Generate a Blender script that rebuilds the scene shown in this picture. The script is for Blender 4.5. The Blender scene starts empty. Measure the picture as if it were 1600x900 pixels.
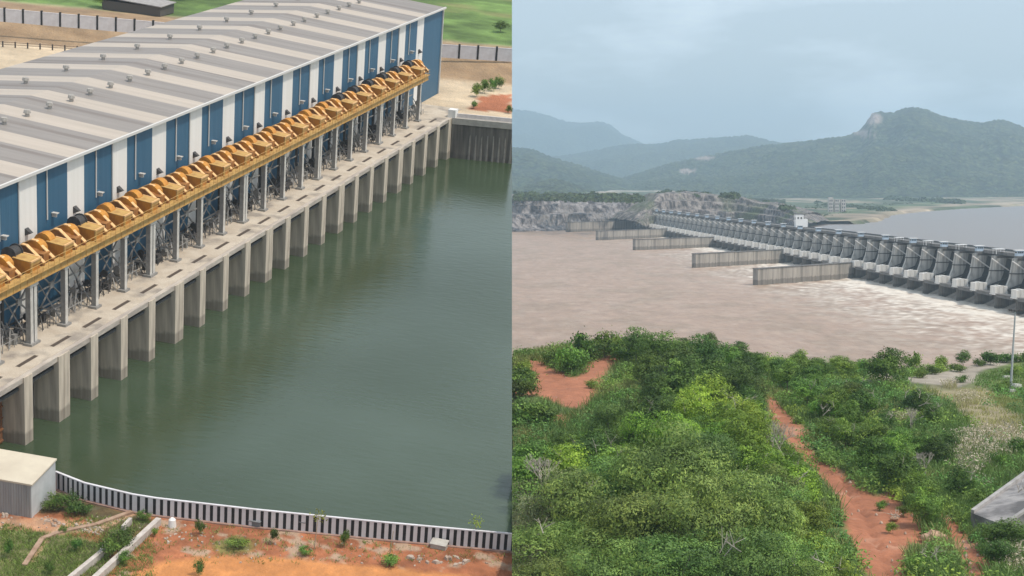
import bpy, bmesh, math, random
import numpy as np
from mathutils import Matrix, Vector, noise as mnoise
random.seed(7); RNG = np.random.default_rng(11)
SC = bpy.context.scene; COL = SC.collection
# ------------------------------------------------------------------ camera
F = 2600.0; CAMZ = 41.0; PITCH = math.atan((450-283)/F)
cam = bpy.data.objects.new('camera', bpy.data.cameras.new('camera')); COL.objects.link(cam)
cam.location = (0, 0, CAMZ); cam.rotation_euler = (math.pi/2-PITCH, 0, 0)
cam.data.sensor_width = 36; cam.data.lens = F/1600*36; cam.data.clip_end = 40000; cam.data.clip_start = 1
SC.camera = cam
# ------------------------------------------------------------------ light
SUN_AZ, SUN_EL = math.radians(124), math.radians(56)      # clockwise from +Y
w = bpy.data.worlds.new('World'); SC.world = w; w.use_nodes = True
nt = w.node_tree; N = nt.nodes; L = nt.links; bg = N['Background']
sky = N.new('ShaderNodeTexSky'); sky.sky_type = 'NISHITA'; sky.sun_disc = False
sky.sun_elevation = SUN_EL; sky.sun_rotation = SUN_AZ; sky.dust_density = 2.2; sky.air_density = 1.0; sky.ozone_density = 1.5
tc = N.new('ShaderNodeTexCoord'); mp = N.new('ShaderNodeMapping'); mp.inputs['Scale'].default_value = (1.0, 1.0, 3.2)
mp.inputs['Location'].default_value = (0.35, 0.1, 0.2)
nz = N.new('ShaderNodeTexNoise'); nz.inputs['Scale'].default_value = 7.5; nz.inputs['Detail'].default_value = 7; nz.inputs['Roughness'].default_value = .52
cr = N.new('ShaderNodeValToRGB'); cr.color_ramp.elements[0].position = .47; cr.color_ramp.elements[1].position = .66
cr.color_ramp.elements[0].color = (.38, .38, .38, 1); cr.color_ramp.elements[1].color = (.85, .85, .85, 1)
mx = N.new('ShaderNodeMix'); mx.data_type = 'RGBA'; mx.inputs[7].default_value = (9.0, 10.0, 10.8, 1)
L.new(tc.outputs['Generated'], mp.inputs[0]); L.new(mp.outputs[0], nz.inputs['Vector']); L.new(nz.outputs['Fac'], cr.inputs[0])
L.new(cr.outputs[0], mx.inputs[0]); L.new(sky.outputs[0], mx.inputs[6]); L.new(mx.outputs[2], bg.inputs[0])
bg.inputs[1].default_value = 0.125
sl = bpy.data.lights.new('sun', 'SUN'); sl.energy = 3.1; sl.angle = math.radians(2.5); sl.color = (1, .92, .80)
so = bpy.data.objects.new('sun', sl); COL.objects.link(so); so.location = (0, 0, 300)
sd = Vector((math.sin(SUN_AZ)*math.cos(SUN_EL), math.cos(SUN_AZ)*math.cos(SUN_EL), math.sin(SUN_EL)))
so.rotation_euler = sd.to_track_quat('Z', 'Y').to_euler()
SC.view_settings.view_transform = 'Standard'; SC.view_settings.look = 'None'; SC.view_settings.exposure = 0; SC.view_settings.gamma = 1
SC.cycles.max_bounces = 6; SC.cycles.transparent_max_bounces = 4; SC.cycles.volume_bounces = 1
SC.cycles.use_denoising = True
# ------------------------------------------------------------------ frames
CR = np.array(Matrix.Rotation(math.pi/2-PITCH, 3, 'X'))      # camera -> world
CP = np.array([0, 0, CAMZ])
def wray(u, v): return CR @ np.array([(u-800)/F, (450-v)/F, -1.0])
def wz(u, v, z=0.0):
    r = wray(u, v); return CP + r*((z-CAMZ)/r[2])
def wy(u, v, y):
    r = wray(u, v); return CP + r*(y/r[1])
def wproj(P):                      # world points (n,3) -> pixels
    c = (np.asarray(P, float)-CP) @ CR
    return 800+c[..., 0]/-c[..., 2]*F, 450-c[..., 1]/-c[..., 2]*F
# the pump station's own frame: x along the building, y inland, z up, basin water at z 0, seen from 80 m above
_v1 = np.array([760.0, 785.0, -F]); _up = np.cross(np.array([1, -.08, 0.0]), _v1); _up /= np.linalg.norm(_up)
if _up[1] < 0: _up = -_up
_X = _v1/np.linalg.norm(_v1); _Y = np.cross(_up, _X)
LA = np.stack([_X, _Y, _up]); HL = 80.0; LC = np.array([0, 0, HL])
def lray(u, v): return LA @ np.array([(u-800)/F, (450-v)/F, -1.0])
def lz(u, v, z=0.0):
    r = lray(u, v); return LC + r*((z-HL)/r[2])
def ly(u, v, y):
    r = lray(u, v); return LC + r*(y/r[1])
def lproj(P):
    c = (np.asarray(P, float)-LC) @ LA
    return 800+c[..., 0]/-c[..., 2]*F, 450-c[..., 1]/-c[..., 2]*F
_R = CR @ LA.T
LS = .60                            # size of the basin's unit
ML = Matrix([list(_R[i]*LS)+[0] for i in range(3)]+[[0, 0, 0, 1]])
ML.translation = Vector(CP - _R @ LC*LS)
I4 = Matrix.Identity(4)
# ------------------------------------------------------------------ materials
MATS = {}
def mat(name, c1, c2=None, scale=1.0, rough=.8, bump=0.0, bscale=None, stretch=(1, 1, 1), detail=5, lo=.35, hi=.65, metal=0, attr=None, coord='Object', spec=.3, c3=None, s3=.1, trans=0, bdist=.1):
    if name in MATS: return MATS[name]
    m = bpy.data.materials.new(name); m.use_nodes = True; MATS[name] = m
    nt = m.node_tree; N = nt.nodes; L = nt.links; b = N['Principled BSDF']
    b.inputs['Roughness'].default_value = rough; b.inputs['Metallic'].default_value = metal; b.inputs['Specular IOR Level'].default_value = spec
    tc = N.new('ShaderNodeTexCoord'); mp = N.new('ShaderNodeMapping'); mp.inputs['Scale'].default_value = stretch
    if coord == 'World':
        g = N.new('ShaderNodeNewGeometry'); L.new(g.outputs['Position'], mp.inputs[0])
    else: L.new(tc.outputs['Object'], mp.inputs[0])
    col = None
    if c2 is not None:
        n = N.new('ShaderNodeTexNoise'); n.inputs['Scale'].default_value = scale; n.inputs['Detail'].default_value = detail; n.inputs['Roughness'].default_value = .62
        L.new(mp.outputs[0], n.inputs['Vector'])
        r = N.new('ShaderNodeMapRange'); r.inputs[1].default_value = lo; r.inputs[2].default_value = hi; L.new(n.outputs['Fac'], r.inputs[0])
        x = N.new('ShaderNodeMix'); x.data_type = 'RGBA'; x.inputs[6].default_value = (*c1, 1); x.inputs[7].default_value = (*c2, 1)
        L.new(r.outputs[0], x.inputs[0]); col = x.outputs[2]
        if c3 is not None:
            n3 = N.new('ShaderNodeTexNoise'); n3.inputs['Scale'].default_value = s3; n3.inputs['Detail'].default_value = 4; L.new(mp.outputs[0], n3.inputs['Vector'])
            r3 = N.new('ShaderNodeMapRange'); r3.inputs[1].default_value = .52; r3.inputs[2].default_value = .66; L.new(n3.outputs['Fac'], r3.inputs[0])
            x3 = N.new('ShaderNodeMix'); x3.data_type = 'RGBA'; x3.inputs[7].default_value = (*c3, 1); L.new(col, x3.inputs[6]); L.new(r3.outputs[0], x3.inputs[0]); col = x3.outputs[2]
    if attr:
        a = N.new('ShaderNodeAttribute'); a.attribute_name = attr
        x = N.new('ShaderNodeMix'); x.data_type = 'RGBA'; x.blend_type = 'MULTIPLY'; x.inputs[0].default_value = 1
        L.new(a.outputs['Color'], x.inputs[6])
        if col is None: x.inputs[7].default_value = (*c1, 1)
        else: L.new(col, x.inputs[7])
        col = x.outputs[2]
    if col is None: b.inputs['Base Color'].default_value = (*c1, 1)
    else: L.new(col, b.inputs['Base Color'])
    if bump:
        n = N.new('ShaderNodeTexNoise'); n.inputs['Scale'].default_value = bscale or scale*3; n.inputs['Detail'].default_value = 4
        L.new(mp.outputs[0], n.inputs['Vector'])
        bp = N.new('ShaderNodeBump'); bp.inputs['Strength'].default_value = bump; bp.inputs['Distance'].default_value = bdist
        L.new(n.outputs['Fac'], bp.inputs['Height']); L.new(bp.outputs[0], b.inputs['Normal'])
    if trans:
        t = N.new('ShaderNodeBsdfTranslucent'); ms = N.new('ShaderNodeMixShader'); ms.inputs[0].default_value = trans
        if col is not None: L.new(col, t.inputs[0])
        else: t.inputs[0].default_value = (*c1, 1)
        L.new(b.outputs[0], ms.inputs[1]); L.new(t.outputs[0], ms.inputs[2]); L.new(ms.outputs[0], N['Material Output'].inputs['Surface'])
    return m
# ------------------------------------------------------------------ mesh builder
class MB:
    def __init__(s): s.v = []; s.f = []
    def add(s, vs, fs):
        o = len(s.v); s.v += [tuple(map(float, p)) for p in vs]; s.f += [tuple(i+o for i in f) for f in fs]; return s
    def box(s, x0, x1, y0, y1, z0, z1):
        return s.add([(x0, y0, z0), (x1, y0, z0), (x1, y1, z0), (x0, y1, z0), (x0, y0, z1), (x1, y0, z1), (x1, y1, z1), (x0, y1, z1)],
                     [(0, 3, 2, 1), (4, 5, 6, 7), (0, 1, 5, 4), (1, 2, 6, 5), (2, 3, 7, 6), (3, 0, 4, 7)])
    def tube(s, a, b, r0, r1=None, n=6, caps=True):
        r1 = r0 if r1 is None else r1; a = Vector(a); b = Vector(b); d = (b-a)
        if d.length < 1e-6: return s
        d.normalize(); p = d.orthogonal().normalized(); q = d.cross(p)
        vs = []
        for c, r in ((a, r0), (b, r1)):
            for i in range(n):
                t = 2*math.pi*i/n+math.pi/n; vs.append(c+(p*math.cos(t)+q*math.sin(t))*r)
        fs = [(i, (i+1) % n, n+(i+1) % n, n+i) for i in range(n)]
        if caps: fs += [tuple(range(n-1, -1, -1)), tuple(range(n, 2*n))]
        return s.add(vs, fs)
    def bar(s, a, b, w, h=None, up=(0, 0, 1)):
        h = h or w; a = Vector(a); b = Vector(b); d = (b-a).normalized(); u = Vector(up)
        q = d.cross(u)
        if q.length < 1e-4: q = d.orthogonal()
        q.normalize(); u = q.cross(d); vs = []
        for c in (a, b):
            for i, j in ((-1, -1), (1, -1), (1, 1), (-1, 1)): vs.append(c+q*(w/2*i)+u*(h/2*j))
        return s.add(vs, [(0, 1, 2, 3), (7, 6, 5, 4), (0, 4, 5, 1), (1, 5, 6, 2), (2, 6, 7, 3), (3, 7, 4, 0)])
    def prism(s, poly, axis, a, b):      # poly: 2-D points in the two other axes, extruded along axis from a to b
        n = len(poly); vs = []
        for t in (a, b):
            for p in poly:
                q = list(p); q.insert(axis, t); vs.append(q)
        return s.add(vs, [(i, (i+1) % n, n+(i+1) % n, n+i) for i in range(n)]+[tuple(range(n-1, -1, -1)), tuple(range(n, 2*n))])
    def poly(s, pts): return s.add(pts, [tuple(range(len(pts)))])
    def mesh(s, name, material, smooth=False):
        me = bpy.data.meshes.new(name); me.from_pydata(s.v, [], s.f); me.update()
        bm = bmesh.new(); bm.from_mesh(me); bmesh.ops.recalc_face_normals(bm, faces=bm.faces) if len(s.f) < 60000 and not smooth else None
        bm.to_mesh(me); bm.free()
        me.materials.append(material)
        if smooth: me.polygons.foreach_set('use_smooth', [True]*len(me.polygons))
        return me
WM = {}
def root(name, base, label, cat, group=None, frame=None, rz=0):
    o = bpy.data.objects.new(name, None); COL.objects.link(o); o.empty_display_size = .5
    M = (frame or I4) @ Matrix.Translation(Vector(base)) @ Matrix.Rotation(rz, 4, 'Z')
    o.matrix_world = M; WM[o.name] = M
    o['label'] = label; o['category'] = cat
    if group: o['group'] = group
    return o
def link(name, me, parent=None, frame=None, base=(0, 0, 0), rz=0, scale=1):
    o = bpy.data.objects.new(name, me); COL.objects.link(o)
    M = (frame or I4) @ Matrix.Translation(Vector(base)) @ Matrix.Rotation(rz, 4, 'Z')
    if scale != 1: M = M @ Matrix.Scale(scale, 4)
    if parent is None: o.matrix_world = M; WM[o.name] = M
    else:
        o.parent = parent; o.matrix_parent_inverse = I4; o.matrix_basis = M; WM[o.name] = WM[parent.name] @ M
    return o
def tag(o, label=None, cat=None, group=None, kind=None):
    if label: o['label'] = label
    if cat: o['category'] = cat
    if group: o['group'] = group
    if kind: o['kind'] = kind
    return o
def shift(mb, b): mb.v = [(p[0]-b[0], p[1]-b[1], p[2]-b[2]) for p in mb.v]; return mb
def clip(o, keep):                 # the two places meet in one upright plane; what crosses it is cut there
    o.data = o.data.copy()
    M = WM[o.name]; bm = bmesh.new(); bm.from_mesh(o.data); bm.transform(M)
    bmesh.ops.bisect_plane(bm, geom=bm.verts[:]+bm.edges[:]+bm.faces[:], plane_co=(0.002*keep, 0, 0), plane_no=(-keep, 0, 0), clear_outer=True)
    bm.transform(M.inverted()); bm.to_mesh(o.data); bm.free(); return o
def crosses(o):
    M = WM[o.name]; xs = [(M @ Vector(c)).x for c in o.data.vertices and [v.co for v in o.data.vertices]]
    return min(xs) < 0 < max(xs)
def pip(U, V, poly):               # points in polygon, vectorised
    inside = np.zeros(U.shape, bool); n = len(poly)
    for i in range(n):
        x0, y0 = poly[i]; x1, y1 = poly[(i+1) % n]
        if y0 == y1: continue
        c = ((y0 > V) != (y1 > V)) & (U < (x1-x0)*(V-y0)/(y1-y0)+x0); inside ^= c
    return inside
_perm = RNG.random((256, 256))
def vnoise(x, y):
    xi = np.floor(x).astype(int); yi = np.floor(y).astype(int); fx = x-xi; fy = y-yi
    fx = fx*fx*(3-2*fx); fy = fy*fy*(3-2*fy); g = lambda a, b: _perm[a % 256, b % 256]
    return (g(xi, yi)*(1-fx)+g(xi+1, yi)*fx)*(1-fy)+(g(xi, yi+1)*(1-fx)+g(xi+1, yi+1)*fx)*fy
def fbm(x, y, o=4, lac=2.03, gain=.5):
    r = 0; a = 1; t = 0
    for i in range(o): r = r+a*vnoise(x+17.3*i, y+9.1*i); t += a; a *= gain; x = x*lac; y = y*lac
    return r/t-.5
def grid(name, X, Y, Z, material, cols=None, smooth=True, attr='tint'):
    n, m = X.shape; V = np.stack([X, Y, Z], -1).reshape(-1, 3); i = np.arange(n*m).reshape(n, m)
    Q = np.stack([i[:-1, :-1], i[1:, :-1], i[1:, 1:], i[:-1, 1:]], -1).reshape(-1, 4)
    me = bpy.data.meshes.new(name); me.vertices.add(len(V)); me.vertices.foreach_set('co', V.ravel())
    me.loops.add(len(Q)*4); me.loops.foreach_set('vertex_index', Q.ravel()); me.polygons.add(len(Q))
    me.polygons.foreach_set('loop_start', np.arange(0, len(Q)*4, 4)); me.polygons.foreach_set('loop_total', np.full(len(Q), 4))
    me.update(calc_edges=True); me.validate()
    if smooth: me.polygons.foreach_set('use_smooth', np.ones(len(Q), bool))
    if cols is not None:
        a = me.color_attributes.new(attr, 'FLOAT_COLOR', 'POINT'); c = np.ones((len(V), 4), np.float32); c[:, :3] = cols.reshape(-1, 3); a.data.foreach_set('color', c.ravel())
    me.materials.append(material); return me
ORD = 'first second third fourth fifth sixth seventh eighth ninth tenth eleventh twelfth thirteenth fourteenth fifteenth sixteenth seventeenth eighteenth nineteenth twentieth'.split()
def nth(i):
    if i < 20: return ORD[i]
    t = {2: 'twenty', 3: 'thirty', 4: 'forty', 5: 'fifty', 6: 'sixty', 7: 'seventy', 8: 'eighty', 9: 'ninety'}; k = i+1
    if k >= 100: return ('hundred and '+nth(k-101)) if k > 100 else 'hundredth'
    if k % 10 == 0: return t[k//10][:-1]+'ieth'
    return t[k//10]+'-'+ORD[k % 10-1]
# ================================================================== THE PUMP STATION BASIN (its own frame ML)
m_conc = mat('deck concrete', (.46, .385, .30), (.55, .48, .39), .35, .9, .3, 3, c3=(.30, .26, .22), s3=.25)
m_lip = mat('edge concrete', (.52, .46, .39), (.36, .31, .27), .8, .9, .4, 3, stretch=(.3, 1, 1))
m_slot = mat('open slot shade', (.06, .045, .035), (.12, .09, .07), 3, .8)
m_blue = mat('blue sheet', (.030, .105, .185), (.042, .125, .21), .25, .5, .25, 3, stretch=(4, 4, .05), spec=.4)
m_white = mat('white sheet', (.82, .80, .77), (.76, .74, .70), .3, .5, .15, 3, stretch=(4, 4, .05))
m_rgrey = mat('grey roof sheet', (.235, .21, .19), (.29, .26, .235), .25, .6, .25, 2, stretch=(3, .1, 1), c3=(.20, .17, .15), s3=.16)
m_rcream = mat('cream roof sheet', (.49, .42, .35), (.42, .36, .30), .25, .6, .25, 2, stretch=(3, .1, 1))
m_trim = mat('pale trim', (.62, .60, .57))
m_steel = mat('grey steel', (.30, .29, .27), (.22, .21, .20), 1.5, .55, spec=.5)
m_lsteel = mat('light steel flange', (.62, .59, .54), (.48, .45, .41), 1.2, .6)
m_dark = mat('dark steel', (.045, .045, .045), (.09, .08, .075), 2, .6)
m_yel = mat('yellow painted steel', (.56, .35, .11), (.44, .25, .075), .8, .55, spec=.4, c3=(.36, .19, .06), s3=.5)
m_org = mat('orange painted steel', (.60, .27, .035), (.42, .16, .025), .9, .5, spec=.4)
m_cream = mat('pale orange flange', (.80, .50, .24), (.72, .42, .17), 1.2, .55)
m_rust = mat('rusty gate steel', (.30, .13, .05), (.16, .08, .045), .8, .8)
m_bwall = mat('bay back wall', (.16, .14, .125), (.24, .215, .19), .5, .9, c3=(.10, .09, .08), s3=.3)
def stained_concrete(name, base, dark, zlev, dk=.62, streak=1.0):
    m = bpy.data.materials.new(name); m.use_nodes = True; nt = m.node_tree; N = nt.nodes; L = nt.links; b = N['Principled BSDF']; b.inputs['Roughness'].default_value = .9
    b.inputs['Specular IOR Level'].default_value = .2
    tc = N.new('ShaderNodeTexCoord'); mp = N.new('ShaderNodeMapping'); mp.inputs['Scale'].default_value = (1, 1, .08); L.new(tc.outputs['Object'], mp.inputs[0])
    n = N.new('ShaderNodeTexNoise'); n.inputs['Scale'].default_value = 1.6*streak; n.inputs['Detail'].default_value = 6; L.new(mp.outputs[0], n.inputs['Vector'])
    r = N.new('ShaderNodeMapRange'); r.inputs[1].default_value = .38; r.inputs[2].default_value = .66; L.new(n.outputs['Fac'], r.inputs[0])
    x = N.new('ShaderNodeMix'); x.data_type = 'RGBA'; x.inputs[6].default_value = (*base, 1); x.inputs[7].default_value = (*dark, 1); L.new(r.outputs[0], x.inputs[0])
    s = N.new('ShaderNodeSeparateXYZ'); L.new(tc.outputs['Object'], s.inputs[0])
    n2 = N.new('ShaderNodeTexNoise'); n2.inputs['Scale'].default_value = .6; n2.inputs['Detail'].default_value = 5; L.new(tc.outputs['Object'], n2.inputs['Vector'])
    ad = N.new('ShaderNodeMath'); ad.operation = 'MULTIPLY_ADD'; ad.inputs[1].default_value = 1.6; L.new(n2.outputs['Fac'], ad.inputs[0]); L.new(s.outputs['Z'], ad.inputs[2])
    r2 = N.new('ShaderNodeMapRange'); r2.inputs[1].default_value = zlev+.6; r2.inputs[2].default_value = zlev+1.0; r2.inputs[3].default_value = dk; r2.inputs[4].default_value = 1; L.new(ad.outputs[0], r2.inputs[0])
    x2 = N.new('ShaderNodeMix'); x2.data_type = 'RGBA'; x2.blend_type = 'MULTIPLY'; x2.inputs[0].default_value = 1; L.new(x.outputs[2], x2.inputs[6])
    L.new(r2.outputs[0], x2.inputs[7]); L.new(x2.outputs[2], b.inputs['Base Color'])
    bp = N.new('ShaderNodeBump'); bp.inputs['Strength'].default_value = .3; bp.inputs['Distance'].default_value = .1; L.new(n2.outputs['Fac'], bp.inputs['Height']); L.new(bp.outputs[0], b.inputs['Normal'])
    return m
m_pillar = stained_concrete('pillar concrete', (.64, .55, .44), (.42, .355, .285), 1.5, .62)
m_ret = stained_concrete('stained retaining concrete', (.20, .175, .15), (.09, .08, .07), 1.0, .8, .7)
m_weir = stained_concrete('divider wall concrete', (.40, .365, .32), (.19, .175, .155), 2.0, .6, .35)
m_pier = stained_concrete('weathered pier concrete', (.52, .50, .46), (.20, .19, .175), 3.2, .6, .55)
XA, XB = 96.0, 318.0
# ---- intake: deck, bays, pillars
B = (XA, 95.3, 0)
it = root('intake_structure', B, 'long concrete intake deck on tall pillars standing in the green basin', 'intake', frame=ML)
def LP(name, mb, m, parent, base, **k): return link(name, shift(mb, base).mesh(name, m, **k), parent)
LP('deck_slab', MB().box(XA, XB+6, 96.1, 106.4, 7.6, 8.32), m_conc, it, B)
LP('deck_edge_beam', MB().box(XA, XB-3, 95.45, 96.1, 7.65, 8.27), m_lip, it, B)
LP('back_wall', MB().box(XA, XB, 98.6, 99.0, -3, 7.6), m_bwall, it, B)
pill = {}
for i in range(-7, 22):
    x = 155.4+7.5*i; wide = (i % 4 == 1); wd = 2.5 if wide else 1.75
    if i == 21: wd = 2.6; x = 312.9
    if (wide, i == 21) not in pill:
        mb = MB().box(0, wd, 0, 3.3, -3, 7.62); mb.box(0.0, wd, 0.0, .16, 7.621, 8.268)
        if wide: mb.box(wd/2-.04, wd/2+.04, -.03, .001, -3, 8.2)
        pill[(wide, i == 21)] = mb.mesh('pillar', m_pillar)
    link('pillar', pill[(wide, i == 21)], it, base=(x-B[0], -.02, 0))
hd = MB().box(.1, 5.5, .5, .85, 6.75, 7.1).mesh('bay_header', m_dark)
gt = MB(); gt.box(.1, 5.3, 2.7, 2.95, -1, 7.0)
for k in range(5): gt.box(.1, 5.3, 2.55, 2.72, k*1.4+.2, k*1.4+.4)
gt = gt.mesh('bay_gate', m_rust)
st = MB().box(0, 4.1, 0, .55, 0, .012).mesh('slot_shade_sheet', m_slot)  # flat dark sheet; its colour paints the shade of an open deck slot
for i in range(-7, 22):
    x = 155.4+7.5*i
    if i < 21: link('bay_header', hd, it, base=(x+1.75-B[0], 0, 0))
    if i in (-1,): link('bay_gate', gt, it, base=(x+1.9-B[0], 0, 0))
    if i < 21: link('slot_shade_sheet', st, it, base=(x+2.6-B[0], 2.15, 8.328))
rail_s = [(x, 96.6) for x in ()]
# ---- building
YW, YR, YB_, ZE, ZR = 105.3, 123.9, 141.6, 26.75, 28.25
XE = 336.1; X0 = 175.2-11.44*8
bd_base = (X0, YW, 8.3)
bd = root('pump_house', bd_base, 'long pump house with blue and white striped walls and grey and cream striped roof', 'building', frame=ML)
def strip(name, xa, xb, m):
    LP(name, MB().box(xa, xb, YW, YW+.35, 8.0, ZE), m, bd, bd_base)
def roofstrip(xa, xb, m):
    for (ya, za, yb, zb) in ((YW-.45, ZE+.02, YR, ZR), (YR, ZR, YB_+.4, ZE-.35)):
        mb = MB(); vs = [(xa, ya, za), (xb, ya, za), (xb, yb, zb), (xa, yb, zb)]; vs += [(p[0], p[1], p[2]+.12) for p in vs]
        mb.add(vs, [(0, 3, 2, 1), (4, 5, 6, 7), (0, 1, 5, 4), (1, 2, 6, 5), (2, 3, 7, 6), (3, 0, 4, 7)])
        LP('roof_panel', mb, m, bd, bd_base)
k = 0; x = X0
while x < XE-1:
    bx = x+7.25 if k < 21 else XE; bx = min(bx, XE)
    if XE-bx < 1: bx = XE
    if k == 21: pass
    strip('wall_panel', x+.004, bx-.004, m_blue)
    nxt = min(x+11.44, XE)
    if bx < XE: strip('wall_panel', bx, nxt, m_white)
    if k >= 20: pass
    roofstrip(x+.004, bx-.35, m_rgrey)
    if bx < XE: roofstrip(bx-.35, nxt-.0, m_rcream)
    x = nxt; k += 1
    if abs(x-XE) < .5: break
LP('end_wall', MB().add([(XE, YW, 8), (XE, YB_, 8), (XE, YB_, ZE-.4), (XE, YR, ZR-.02), (XE, YW, ZE), (XE-.3, YW, 8), (XE-.3, YB_, 8), (XE-.3, YB_, ZE-.4), (XE-.3, YR, ZR-.02), (XE-.3, YW, ZE)],
    [(0, 1, 2, 3, 4), (9, 8, 7, 6, 5), (0, 5, 6, 1), (1, 6, 7, 2), (2, 7, 8, 3), (3, 8, 9, 4), (4, 9, 5, 0)]), m_blue, bd, bd_base)
LP('rear_wall', MB().box(X0, XE, YB_-.3, YB_, 8, ZE-.4), m_blue, bd, bd_base)
LP('eaves_gutter', MB().box(X0, XE+.1, YW-.75, YW-.45, ZE-.2, ZE+.16), m_trim, bd, bd_base)
LP('corner_trim', MB().box(XE-.02, XE+.28, YW-.25, YW+.1, 8.3, ZE-.2), m_trim, bd, bd_base)
def lampmesh():
    mb = MB().box(-.3, .3, -.8, 0, .1, .22); mb.box(-.14, .14, -.6, 0, -.35, .1); return mb.mesh('wall_lamp', m_lsteel)
def hoodmesh():
    mb = MB(); mb.add([(-.4, 0, .5), (.4, 0, .5), (.4, 0, -.4), (-.4, 0, -.4), (-.25, -.8, -.05), (.25, -.8, -.05)], [(0, 1, 2, 3), (0, 4, 5, 1), (3, 2, 5, 4), (0, 3, 4), (1, 5, 2)])
    return mb.mesh('vent_hood', m_dark)
lm, hm = lampmesh(), hoodmesh()
pm = MB().tube((0, -.12, 0), (0, -.12, -6.6), .1, n=6).mesh('downpipe', m_trim)
pl_ = MB().tube((0, -.12, 0), (0, -.12, -17), .09, n=6).mesh('downpipe', m_trim)
for k in range(0, 21):
    x = X0+11.44*k-bd_base[0]
    if X0+11.44*k > XE-3: break
    link('wall_lamp', lm, bd, base=(x+3.6, 0, 12.0)); link('vent_hood', hm, bd, base=(x+9.0, 0, 11.2))
    link('downpipe', pm, bd, base=(x+(2.9 if k % 2 else 2.2), 0, 18.2))
    if k % 2: link('downpipe', pl_, bd, base=(x+7.25, 0, 18.2))
rv = MB().tube((0, 0, 0), (0, 0, .55), .3, n=8); rv.tube((0, 0, .5), (0, 0, .95), .52, .42, n=8)
rv = rv.mesh('roof_ventilator', mat('grey ventilator', (.44, .41, .37), (.30, .28, .25), 3))
for k in range(0, 21):
    x = X0+11.44*k-bd_base[0]
    if X0+11.44*k > XE-6: break
    for yy, dx in ((YR-5.4, 2.6), (YR-5.4, 8.6), (YR+6.5, 5.0)):
        if X0+11.44*k+dx > XE-2: continue
        zz = ZR-abs(yy-YR)*(.0806 if yy < YR else .1045)
        link('roof_ventilator', rv, bd, base=(x+dx+random.uniform(-.3, .3), yy-YW, zz+.1-bd_base[2]))
# ---- gantry
YC = 100.2; ZB = 16.05
gb = (XA, YC, 8.32)
ga = root('crane_gantry', gb, 'yellow girder walkway on steel columns running along the pump house wall', 'gantry', frame=ML)
ncol = 21; cx = [165.2+7.5*i for i in range(-7, 20)]; cx = [c for c in cx if c < 312]
colm = {}
for dbl in (0, 1):
    f = MB(); fl = MB()
    for o in ((0,) if not dbl else (-.42, .42)):
        f.box(o-.28, o+.28, -.27, .33, 0, ZB-8.32); fl.box(o-.3, o+.3, -.35, -.28, 0, ZB-8.35)
    f.box(-.7-.3*dbl, .7+.3*dbl, -.6, .6, .002, .3)
    fl.box(-.5-.4*dbl, .5+.4*dbl, -.45, .45, ZB-8.72, ZB-8.37)
    colm[dbl] = (f.mesh('column', m_steel), fl.mesh('column_flange', m_lsteel))
rc = MB().box(-.2, .2, 3.75, 4.15, 0, ZB-8.4).mesh('rear_column', m_dark)
for i, x in enumerate(cx):
    dbl = int((round((x-165.2)/7.5)) % 4 == 0)
    o = link('column', colm[dbl][0], ga, base=(x-gb[0], 0, 0)); link('column_flange', colm[dbl][1], o)
    link('rear_column', rc, ga, base=(x-gb[0], 0, 0))
xb = MB()
xb.bar((0, 3.9, .4), (7.5, 3.9, 6.6), .16); xb.bar((0, 4.02, 6.6), (7.5, 4.02, .4), .16)
xb.bar((0, 3.9, 3.5), (7.5, 3.9, 3.5), .16); xb.box(3.3, 4.2, 3.8, 4.1, 3.1, 3.9)
xb.bar((0, .4, 1.7), (0, 3.8, 1.7), .14); xb.bar((0, .4, .5), (0, 3.8, 5.2), .12)
xb = xb.mesh('cross_brace', m_steel)
def pipes(seed):
    r = random.Random(seed); mb = MB()
    mb.tube((-.2, 2.9, .9), (7.6, 2.9, .9), .22, n=7); mb.tube((-.2, 3.3, 1.6), (7.6, 3.3, 1.6), .13, n=6)
    for k in range(7):
        x = r.uniform(.5, 7); z = r.uniform(.3, 2.6)
        mb.tube((x, r.uniform(1.6, 3), .05), (x+r.uniform(-.8, .8), r.uniform(2.4, 3.6), z+.8), .09, n=5)
    for k in range(4):
        x = r.uniform(.8, 6.6); y = r.uniform(1.2, 2.6); mb.box(x, x+r.uniform(.4, 1), y, y+r.uniform(.4, .9), .02, r.uniform(.4, 1.3))
    for k in range(3):
        x = r.uniform(1, 6.5); z = r.uniform(1.2, 2.4)
        mb.tube((x, 2.3, z), (x+.12, 2.3, z), .5, n=9)
    for k in range(5): mb.bar((k*1.5, 1.3, 0.0), (k*1.5+1.5, 1.3+r.uniform(.2, 1.8), r.uniform(.9, 2.6)), .12)
    for k in range(6): mb.tube((k*1.25+.3, 1.15, 0.02), (k*1.25+.3, 1.15, 1.05), .05, n=4)
    mb.tube((.3, 1.15, 1.05), (6.6, 1.15, 1.05), .05, n=4)
    return mb.mesh('pipework', m_dark if seed % 2 else m_steel)
pv = [pipes(s) for s in range(6)]
for i, x in enumerate(cx):
    link('cross_brace', xb, ga, base=(x-gb[0], 0, 0)); link('pipework', pv[i % 6], ga, base=(x+.3-gb[0], 0, 0))
XG = 316.3
seg = MB().box(0, 7.48, -.55, .45, ZB-8.32, ZB-8.32+1.0); seg.box(0, 7.48, -.85, .5, ZB-8.32+1.003, ZB-8.32+1.1); seg.box(0, 7.48, -.62, -.555, ZB-8.32+.02, ZB-8.32+.12)
seg.box(0, 7.48, 3.6, 4.3, ZB-8.32+.1, ZB-8.32+.9)
for k in range(5): seg.box(k*1.5+.6, k*1.5+.7, -.60, -.555, ZB-8.32+.13, ZB-8.32+.97)
for k in range(4): seg.bar((k*1.9+.5, .4, ZB-8.32+.7), (k*1.9+.5, 3.7, ZB-8.32+.7), .25)
seg = seg.mesh('girder', m_yel)
hr = MB()
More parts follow.
